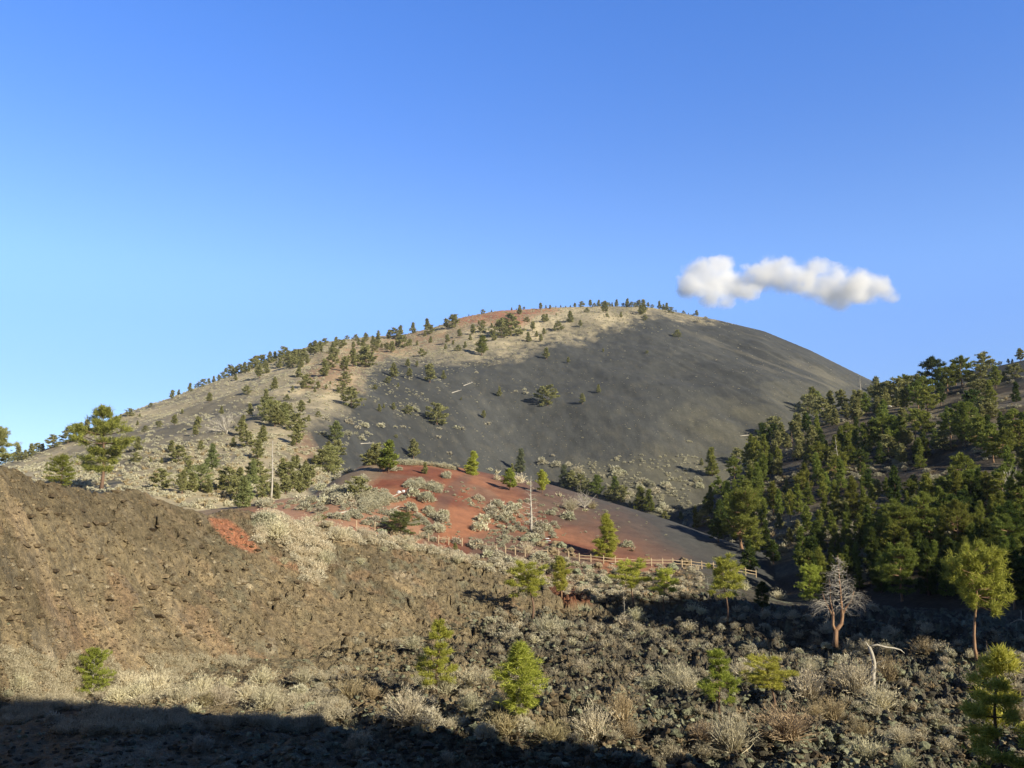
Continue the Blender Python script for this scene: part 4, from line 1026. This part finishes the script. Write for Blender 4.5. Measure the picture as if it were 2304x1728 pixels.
pl += rocks([(480, 600), (1024, 628), (1024, 768), (420, 768), (360, 680)], 90, .40, .75, 34)
pl += rocks([(480, 600), (1024, 628), (1024, 768), (420, 768), (360, 680)], 2500, .07, .2, 35)
pl += rocks([(585, 572), (700, 572), (705, 600), (640, 606), (590, 602)], 420, .2, .7, 24)
merge('lava_rubble', rp_, pl, [M['rock'], M['rock_brown']])
BOULD = [('q', 700, 960, 60), ('q', 790, 1090, 110), ('q', 900, 1010, 100), ('q', 985, 1070, 90), ('q', 560, 960, 90), ('q', 640, 990, 90), ('q', 430, 930, 70), ('q', 830, 990, 80), ('q', 985, 655, 70), ('q', 1030, 1110, 80),
         ('q', 1090, 1330, 90), ('q', 1130, 1420, 110), ('q', 1160, 1500, 110), ('q', 1200, 1580, 90), ('q', 1110, 1380, 80), ('q', 1350, 1260, 90), ('q', 1230, 1290, 80), ('e', 1490, 1570, 80), ('e', 1390, 1600, 70), ('e', 1300, 1620, 60), ('d', 820, 965, 40), ('d', 900, 985, 50)]
BO = []
for n, (vw, x_, y_, h_) in enumerate(BOULD):
    x0, y0, k = VIEWS[vw]; u, v = x0 + k * x_, y0 + k * y_
    w = hit(u, v)
    if w is None: continue
    V, Fc = gen_rock(100 + n, 3, .42)
    H = k * h_ * w[1] / F_PX
    me = mesh_from('lava_boulder', V, Fc, [M['rock_brown' if n % 2 else 'rock']])
    o = link('lava_boulder', me); o.location = (w[0], w[1], w[2] + H * .15); o.scale = (H * random.uniform(1.1, 1.6), H * 1.1, H * 1.1); o.rotation_euler = (0, 0, random.uniform(0, 6))
    BO.append(dict(obj=o, u=u, v=v, hp=k * h_, kind='rock', lay=w[4], r=w[3]))

# ------------------------------------------------------------------ split rail fence
FP = [('d', 650, 935), ('d', 770, 950), ('d', 1060, 1002), ('d', 1118, 1018), ('d', 1183, 1032), ('d', 1248, 1040), ('d', 1335, 1048), ('d', 1427, 1068), ('d', 1490, 1076), ('q', 93, 1062), ('q', 205, 1080), ('q', 328, 1095), ('q', 450, 1110), ('q', 592, 1114), ('q', 730, 1116), ('q', 868, 1122), ('q', 990, 1145), ('q', 1122, 1168),
      ('q', 1267, 1180), ('q', 1425, 1196), ('q', 1572, 1215), ('q', 1725, 1225), ('q', 1880, 1230), ('q', 2023, 1232), ('q', 2160, 1230), ('e', 1390, 1572), ('e', 1470, 1578), ('e', 1550, 1584), ('e', 1640, 1592), ('e', 1740, 1604), ('e', 1830, 1618), ('e', 1925, 1634), ('e', 2020, 1652), ('e', 2110, 1668)]
fr = thing('rail_fence', 0, 0, 0)
pts = []
for vw, a, b in FP:
    x0, y0, k = VIEWS[vw]; u, v = x0 + k * a, y0 + k * b
    th, s_ = ray(u, v)
    r_ = float(np.interp(th, RED_T[0], RED_T[1])) - .6
    w = hit(u, v + .8, rmin=125)
    r_ = min(max(w[3], r_ - 6), r_ + 3)
    pts.append((r_ * math.sin(th), r_ * math.cos(th), float(_sample(th, r_)[0])))
fr.location = pts[len(pts) // 2]
fx, fy, fz = fr.location
for i, p in enumerate(pts):
    mb = MB(); a = random.uniform(-.03, .03)
    mb.tube([[0, 0, -.4], [a * .5, 0, .6], [a, .02, 1.22]], [.105, .10, .09], 6)
    o = link('post', mb.mesh('post', [M['fence']], False), fr); o.location = (p[0] - fx, p[1] - fy, p[2] - fz)
for i in range(len(pts) - 1):
    if i in (0, 1, 2, 3, 5, 8, 9, 14): continue
    p, q = np.array(pts[i]), np.array(pts[i + 1])
    for hz in (.48, .95):
        if i < 16 and (hz < .5 or i % 3 == 0): continue
        mb = MB(); d = q - p
        m_ = (p + q) / 2 + np.array([0, 0, hz - .03])
        a0 = p - d * .02 + [0, .03, hz]; a1 = q + d * .02 + [0, -.03, hz]
        mb.tube(np.array([a0, m_, a1]) - np.array([fx, fy, fz]), [.05, .062, .05], 5)
        link('rail', mb.mesh('rail', [M['fence']], False), fr)
prop(fr, 'weathered split rail fence with two rails along the foot of the red hill', 'fence')
LOGS = [('c', 322, 680, 382, 662, .3, 'lower left of the two pale fallen logs on the black cone slope'),
        ('c', 395, 638, 452, 620, .3, 'upper right of the two pale fallen logs on the black cone slope'),
        ('d', 490, 858, 632, 824, .20, 'bleached fallen log with a dark end, lying on the pink front of the red hill'),
        ('d', 835, 755, 955, 702, .13, 'thin fallen pole on the red hill pointing up to two small white rocks'),
        ('d', 825, 852, 930, 800, .12, 'thin grey fallen pole half hidden in sage near the middle of the red hill'),
        ('e', 1970, 463, 2110, 446, .28, 'pale fallen log at the left edge of the forest, below the cone'),
        ('b', 1415, 998, 1500, 995, .22, 'fallen grey log behind the pines on the crest of the red hill'),
        ('q', 1510, 1216, 1665, 1252, .10, 'loose rail lying on the ground beneath the fence, by the lone conical pine'),
        ('g', 300, 500, 440, 455, .25, 'orange-lit fallen trunk in the shade of the upper forest')]
for vw, a, b, c, d, rad, lab in LOGS:
    x0, y0, k = VIEWS[vw]
    w1_, w2_ = hit(x0 + k * a, y0 + k * b), hit(x0 + k * c, y0 + k * d)
    A_ = np.array(w1_[:3]); B_ = np.array(w2_[:3]); A_[2] += rad * .8; B_[2] += rad * .8
    mb = MB(); L_ = np.linspace(0, 1, 6)[:, None]
    P = (B_ - A_) * L_ + np.array([0, 0, 0])
    for i in range(6):
        q = A_ + P[i]; g_ = float(_sample(np.arctan2(q[0], q[1]), math.hypot(q[0], q[1]))[0]) + rad * .7
        P[i, 2] = max(P[i, 2], g_ - A_[2])
    mb.tube(P, np.linspace(rad, rad * .45, 6), 7)
    root = thing('fallen_log', *A_); prop(root, lab, 'log')
    link('trunk', mb.mesh('trunk', [M['bleached']], True), root)
    mb = MB(); rg_ = np.random.default_rng(int(a))
    for t in (.5, .65, .8, .92):
        branchy(mb, (B_ - A_) * t, [rg_.normal(), rg_.normal(), 1.2], rad * 4, rad * .25, 1, rg_, 0, 2)
    link('branch_stubs', mb.mesh('branch_stubs', [M['bleached']], False), root)
for n, (vw, a, b, w_, lab) in enumerate([('q', 735, 930, 60, 'small leftover snow patch among lava boulders above the fence'), ('g', 1045, 205, 60, 'snow patch shaded between pines high on the forested slope'), ('g', 785, 778, 36, 'small bright snow patch on bare ground midway up the forested slope'), ('g', 310, 636, 50, 'snow patch by the lower left trees of the forest'), ('e', 300, 1345, 40, 'bluish snow sliver beside the dark lava hollow above the fence')]):
    x0, y0, k = VIEWS[vw]; w = hit(x0 + k * a, y0 + k * b)
    V, Fc = gen_rock(300 + n, 2, .4); S = k * w_ * w[1] / F_PX
    o = link('snow_patch', mesh_from('snow_patch', V, Fc, [M['snow']], smooth=True)); o.location = (w[0], w[1], w[2] + .05); o.scale = (S, S * 1.2, S * .32)
    prop(o, lab, 'snow')
# stones
for n, (vw, a, b, w_, lab) in enumerate([('d', 925, 712, 22, 'left of two small white rocks on the red hill'), ('d', 955, 704, 20, 'right of two small white rocks on the red hill'), ('l', 2020, 880, 90, 'grey-green lichened block at the shadow edge at lower left'), ('d', 2020, 872, 42, 'upright grey rock casting a short shadow beside the large dead juniper')]):
    x0, y0, k = VIEWS[vw]; w = hit(x0 + k * a, y0 + k * b)
    V, Fc = gen_rock(330 + n, 2, .4); S = k * w_ * w[1] / F_PX
    o = link('rock', mesh_from('rock', V, Fc, [M['snow' if n < 2 else 'rock']])); o.location = (w[0], w[1], w[2] + S * .3); o.scale = (S, S, S)
    prop(o, lab, 'rock')

# ------------------------------------------------------------------ cloud
CL = [(150, 250, 62), (190, 180, 66), (250, 230, 92), (335, 160, 60), (350, 250, 82), (300, 330, 62), (210, 310, 60), (420, 300, 66), (500, 320, 56), (560, 200, 60), (560, 270, 60), (660, 180, 74), (620, 260, 60), (760, 220, 76), (760, 280, 50), (860, 240, 70), (945, 180, 60), (960, 260, 78),
      (1060, 230, 66), (1040, 330, 74), (1090, 390, 36), (1160, 280, 80), (1250, 290, 70), (1310, 300, 62), (1360, 345, 34), (1180, 350, 50), (490, 165, 24), (1010, 370, 48), (450, 260, 50), (420, 250, 60), (480, 265, 56), (700, 265, 54), (820, 300, 40), (900, 310, 50), (970, 330, 50), (1120, 320, 60), (1240, 330, 50), (1350, 320, 48), (1400, 360, 30), (1180, 250, 60), (120, 320, 50), (260, 370, 44), (1090, 400, 44), (360, 380, 40)]
DC = 2600.0
bm = bmesh.new()
crng = random.Random(3)
cpts = []; clobes = []
for (a, b, rr) in CL:
    u = 666.7 + .16154 * a; v = 240 + .16154 * b; R = rr * .16154 * DC / F_PX * 1.75
    dy = crng.uniform(-40, 40); Y = DC + dy
    dx_ = (u - 512) / F_PX; dz_ = (384 - v) / F_PX
    k = Y / (CP - dz_ * SP)
    c = Vector((dx_ * k, Y, (SP + dz_ * CP) * k)); cpts.append(c); clobes.append((c, R / 1.45))
    g = bmesh.ops.create_icosphere(bm, subdivisions=3, radius=R)
    for q in g['verts']: q.co = q.co + c
c0_ = sum(cpts, Vector()) / len(cpts)
for q in bm.verts: q.co -= c0_
me = bpy.data.meshes.new('cloud'); bm.to_mesh(me); bm.free()
tmp = bpy.data.objects.new('cloud', me); COL.objects.link(tmp)
md = tmp.modifiers.new('r', 'REMESH'); md.mode = 'VOXEL'; md.voxel_size = 5.0
ms = tmp.modifiers.new('s', 'SMOOTH'); ms.factor = .8; ms.iterations = 20
dg = bpy.context.evaluated_depsgraph_get()
me2 = bpy.data.meshes.new_from_object(tmp.evaluated_get(dg)); tmp.modifiers.clear(); tmp.data = me2
from mathutils import noise as mn
me2.calc_loop_triangles()
cos = [v_.co.copy() for v_ in me2.vertices]; nos = [v_.normal.copy() for v_ in me2.vertices]
for v_, c, nn in zip(me2.vertices, cos, nos):
    v_.co = c + nn * (16 * mn.fractal(c / 70, 1.0, 2.1, 4) + 3 * mn.noise(c / 16))
tmp.location = c0_
m, t = new_mat('cloud_vapour')
out = N(t, 'ShaderNodeOutputMaterial'); pv = N(t, 'ShaderNodeVolumePrincipled')
tcn = N(t, 'ShaderNodeTexCoord'); nz = noise(t, tcn.outputs['Object'], .018, 9, .68)
acc = None
msq = N(t, 'ShaderNodeMapping'); msq.inputs['Scale'].default_value = (.68, 1, 1.08); t.links.new(tcn.outputs['Object'], msq.inputs['Vector'])
for c, R in clobes:
    q = c - c0_; q = Vector((q.x * .68, q.y, q.z * 1.08)); R = R * .93
    vd = N(t, 'ShaderNodeVectorMath', operation='DISTANCE'); vd.inputs[1].default_value = q; t.links.new(msq.outputs[0], vd.inputs[0])
    dv = N(t, 'ShaderNodeMath', operation='DIVIDE'); dv.inputs[1].default_value = R; t.links.new(vd.outputs['Value'], dv.inputs[0])
    if acc is None: acc = dv.outputs[0]
    else:
        sm_ = N(t, 'ShaderNodeMath', operation='SMOOTH_MIN'); sm_.inputs[2].default_value = .5
        t.links.new(acc, sm_.inputs[0]); t.links.new(dv.outputs[0], sm_.inputs[1]); acc = sm_.outputs[0]
n_ = N(t, 'ShaderNodeMath', operation='MULTIPLY_ADD'); n_.inputs[1].default_value = 3.0; n_.inputs[2].default_value = -1.5 + .08
t.links.new(nz, n_.inputs[0])
a_ = N(t, 'ShaderNodeMath', operation='ADD'); t.links.new(acc, a_.inputs[0]); t.links.new(n_.outputs[0], a_.inputs[1])
mr = N(t, 'ShaderNodeMapRange', interpolation_type='SMOOTHSTEP'); mr.inputs['From Min'].default_value = 1.30; mr.inputs['From Max'].default_value = .35; mr.inputs['To Min'].default_value = 0; mr.inputs['To Max'].default_value = .04
t.links.new(a_.outputs[0], mr.inputs['Value']); t.links.new(mr.outputs[0], pv.inputs['Density'])
pv.inputs['Color'].default_value = (.995, .995, .995, 1); pv.inputs['Anisotropy'].default_value = -.25
t.links.new(pv.outputs[0], out.inputs['Volume'])
me2.materials.clear(); me2.materials.append(m)
# thin air between the camera and the cone
bm = bmesh.new(); bmesh.ops.create_cube(bm, size=1.0)
for q in bm.verts: q.co = Vector((q.co.x * 19000, q.co.y * 19000, -80 + (q.co.z + .5) * 345))
hz = bpy.data.meshes.new('haze'); bm.to_mesh(hz); bm.free()
m2, t2 = new_mat('thin_haze'); o2 = N(t2, 'ShaderNodeOutputMaterial'); pv2 = N(t2, 'ShaderNodeVolumePrincipled')
pv2.inputs['Density'].default_value = .00006; pv2.inputs['Color'].default_value = (.72, .86, 1, 1)
t2.links.new(pv2.outputs[0], o2.inputs['Volume']); hz.materials.append(m2)
ho = link('haze', hz); ho['kind'] = 'stuff'
prop(tmp, 'single long puffy white cloud in the blue sky right of the summit', 'cloud')

# ------------------------------------------------------------------ labels for the repeated trees, shrubs and boulders
LMK = [('the tall bleached trunk', 271, 478), ('the old layered ponderosa', 101, 455), ('the red summit patch', 500, 314), ('the two logs on black cinder', 462, 390), ('the cloud-side summit trees', 662, 309), ('the orange bare patch', 360, 360), ('the spindly dead conifer', 531, 505), ('the large dead juniper', 590, 500),
       ('the split orange dead tree', 838, 620), ('the bent pale snag', 878, 670), ('the bare-trunked tall pine', 978, 610), ('the lit rail fence', 640, 560), ('the broad forked-trunk tree', 742, 525), ('the small pine at lower left', 92, 680), ('the red streak on the lava slope', 235, 532), ('the foreground pair of pines', 478, 700),
       ('the grey snag in the forest', 838, 460), ('the orange broken snag', 810, 492), ('the leaning orange snag', 948, 432), ('the black far ridge', 1000, 370), ('the cone edge at right', 870, 385), ('the lone conical pine by the fence', 607, 535), ('the widest umbrella pine', 633, 590), ('the low juniper', 401, 528), ('the pale skeleton tree', 226, 430),
       ('the left skyline end', 40, 455), ('the skyline saddle', 400, 336), ('the black slope centre', 600, 400), ('the large lower right pine', 1000, 735), ('the red path', 560, 590), ('the two young lower right pines', 745, 695), ('the left edge pine', 5, 430), ('the dark hollow', 900, 600), ('the log on the pink slope', 342, 512), ('the valley shrubs', 665, 505), ('the upper forest snow', 888, 405)]
ORD = ['', 'first', 'second', 'third', 'fourth', 'fifth', 'sixth', 'seventh', 'eighth', 'ninth', 'tenth', 'eleventh', 'twelfth', 'thirteenth', 'fourteenth']
NUM = ['', '', 'two', 'three', 'four', 'five', 'six', 'seven', 'eight', 'nine', 'ten', 'eleven', 'twelve', 'thirteen', 'fourteen']
def zone(d):
    u, v, lay = d['u'], d['v'], d['lay']
    if lay == 3:
        j = int(np.clip(np.searchsorted(ths, ray(u, v)[0]), 0, len(ths) - 1))
        top = float(VV[(rs > 250) & (rs < 1000), j].min())
        if v - top < 5: return 'on the cone skyline', 'on the cone skyline'
        if v > 430 and u < 350: return 'in the left valley', 'in the valley left of the red hill'
        if u < 215: return 'on the left flank', 'on the left flank of the cone'
        if TANM[min(int(np.searchsorted(rs, d['r'])), len(rs) - 1), j] > .4: return 'on tan slope', 'on the tan upper slope of the cone'
        return 'on black cinder', 'on the black cinder slope'
    if lay == 2: return 'on the red hill', 'on the red cinder hill'
    if lay == 1: return 'on the lava slope', 'on the brown lava slope'
    if lay == 4: return ('in the lower forest' if v > 520 else 'in the upper forest' if v < 440 else 'in the middle forest'), 'on the forested slope at right'
    if v > 640: return 'on the near lava', 'on the foreground lava'
    return 'in the valley floor', 'on the lava flats'
def rel(u, v):
    nm, a, b = min(LMK, key=lambda q: math.hypot(u - q[1], (v - q[2]) * 1.3))
    dx, dy = u - a, v - b; dd = math.hypot(dx, dy)
    if dd < 7: return 'beside ' + nm
    an = math.degrees(math.atan2(-dy, dx))
    k = int(round(an / 45)) % 8
    w = ['right of', 'upper right of', 'above', 'upper left of', 'left of', 'lower left of', 'below', 'lower right of'][k]
    if dd < 22 and ' ' not in w.replace(' of', ''): w = 'just ' + w
    return w + ' ' + nm
SHP = {'cone': 'conical', 'pond': 'full-crowned', 'old': 'spreading', 'round': 'rounded', 'umbrella': 'flat-topped', 'thin': 'narrow', 'oak': 'broad', 'open': 'open',
       'straw': 'straw-coloured', 'rust': 'rusty tan', 'sage': 'grey-tan', 'green': 'green', 'rock': 'dark lava'}
def label_all(items, noun, cat, gname):
    fam = {}
    for d in items:
        z_, g_ = zone(d)
        sizes = (5, 10, 20, 34) if noun == 'pine' else (4, 8, 14, 24)
        sz = ['tiny', 'small', 'medium', 'tall' if noun == 'pine' else 'large', 'very tall' if noun == 'pine' else 'very large'][sum(d['hp'] > q for q in sizes)]
        base = f"{sz} {SHP[d['kind']]} {noun} {z_}, {rel(d['u'], d['v'])}"
        d['base'] = base; d['grp'] = f"{gname} {g_}"
        fam.setdefault(base, []).append(d)
    for base, lst in fam.items():
        lst.sort(key=lambda d: d['u'])
        n = len(lst)
        for i, d in enumerate(lst):
            lab = base
            if n == 2: tail = ['the left one', 'the right one'][i]
            elif n == 3: tail = ['leftmost of three', 'middle of three', 'rightmost of three'][i]
            elif n > 3: tail = f'{ORD[min(i + 1, 14)]} of {NUM[min(n, 14)]} from left'
            else: tail = ''
            if tail: lab = base + ', ' + tail
            for a_, b_ in ((' from left', ''), ('in the lower forest', 'low in forest'), ('in the middle forest', 'mid-forest'), ('in the upper forest', 'high in forest'), (', the ', ', '), (' one', ''), ('of the ', 'of '), ('on the ', 'on '), ('by the ', 'by '), ('in the ', 'in '), ('-coloured', '')):
                if len(lab.split()) > 16: lab = lab.replace(a_, b_)
            prop(d['obj'], ' '.join(lab.split()[:16]), cat, d['grp'])
label_all(INDIV, 'pine', 'tree', 'pines')
label_all(SHRUBS, 'bush', 'bush', 'bushes')
label_all(BO, 'boulder', 'boulder', 'boulders')
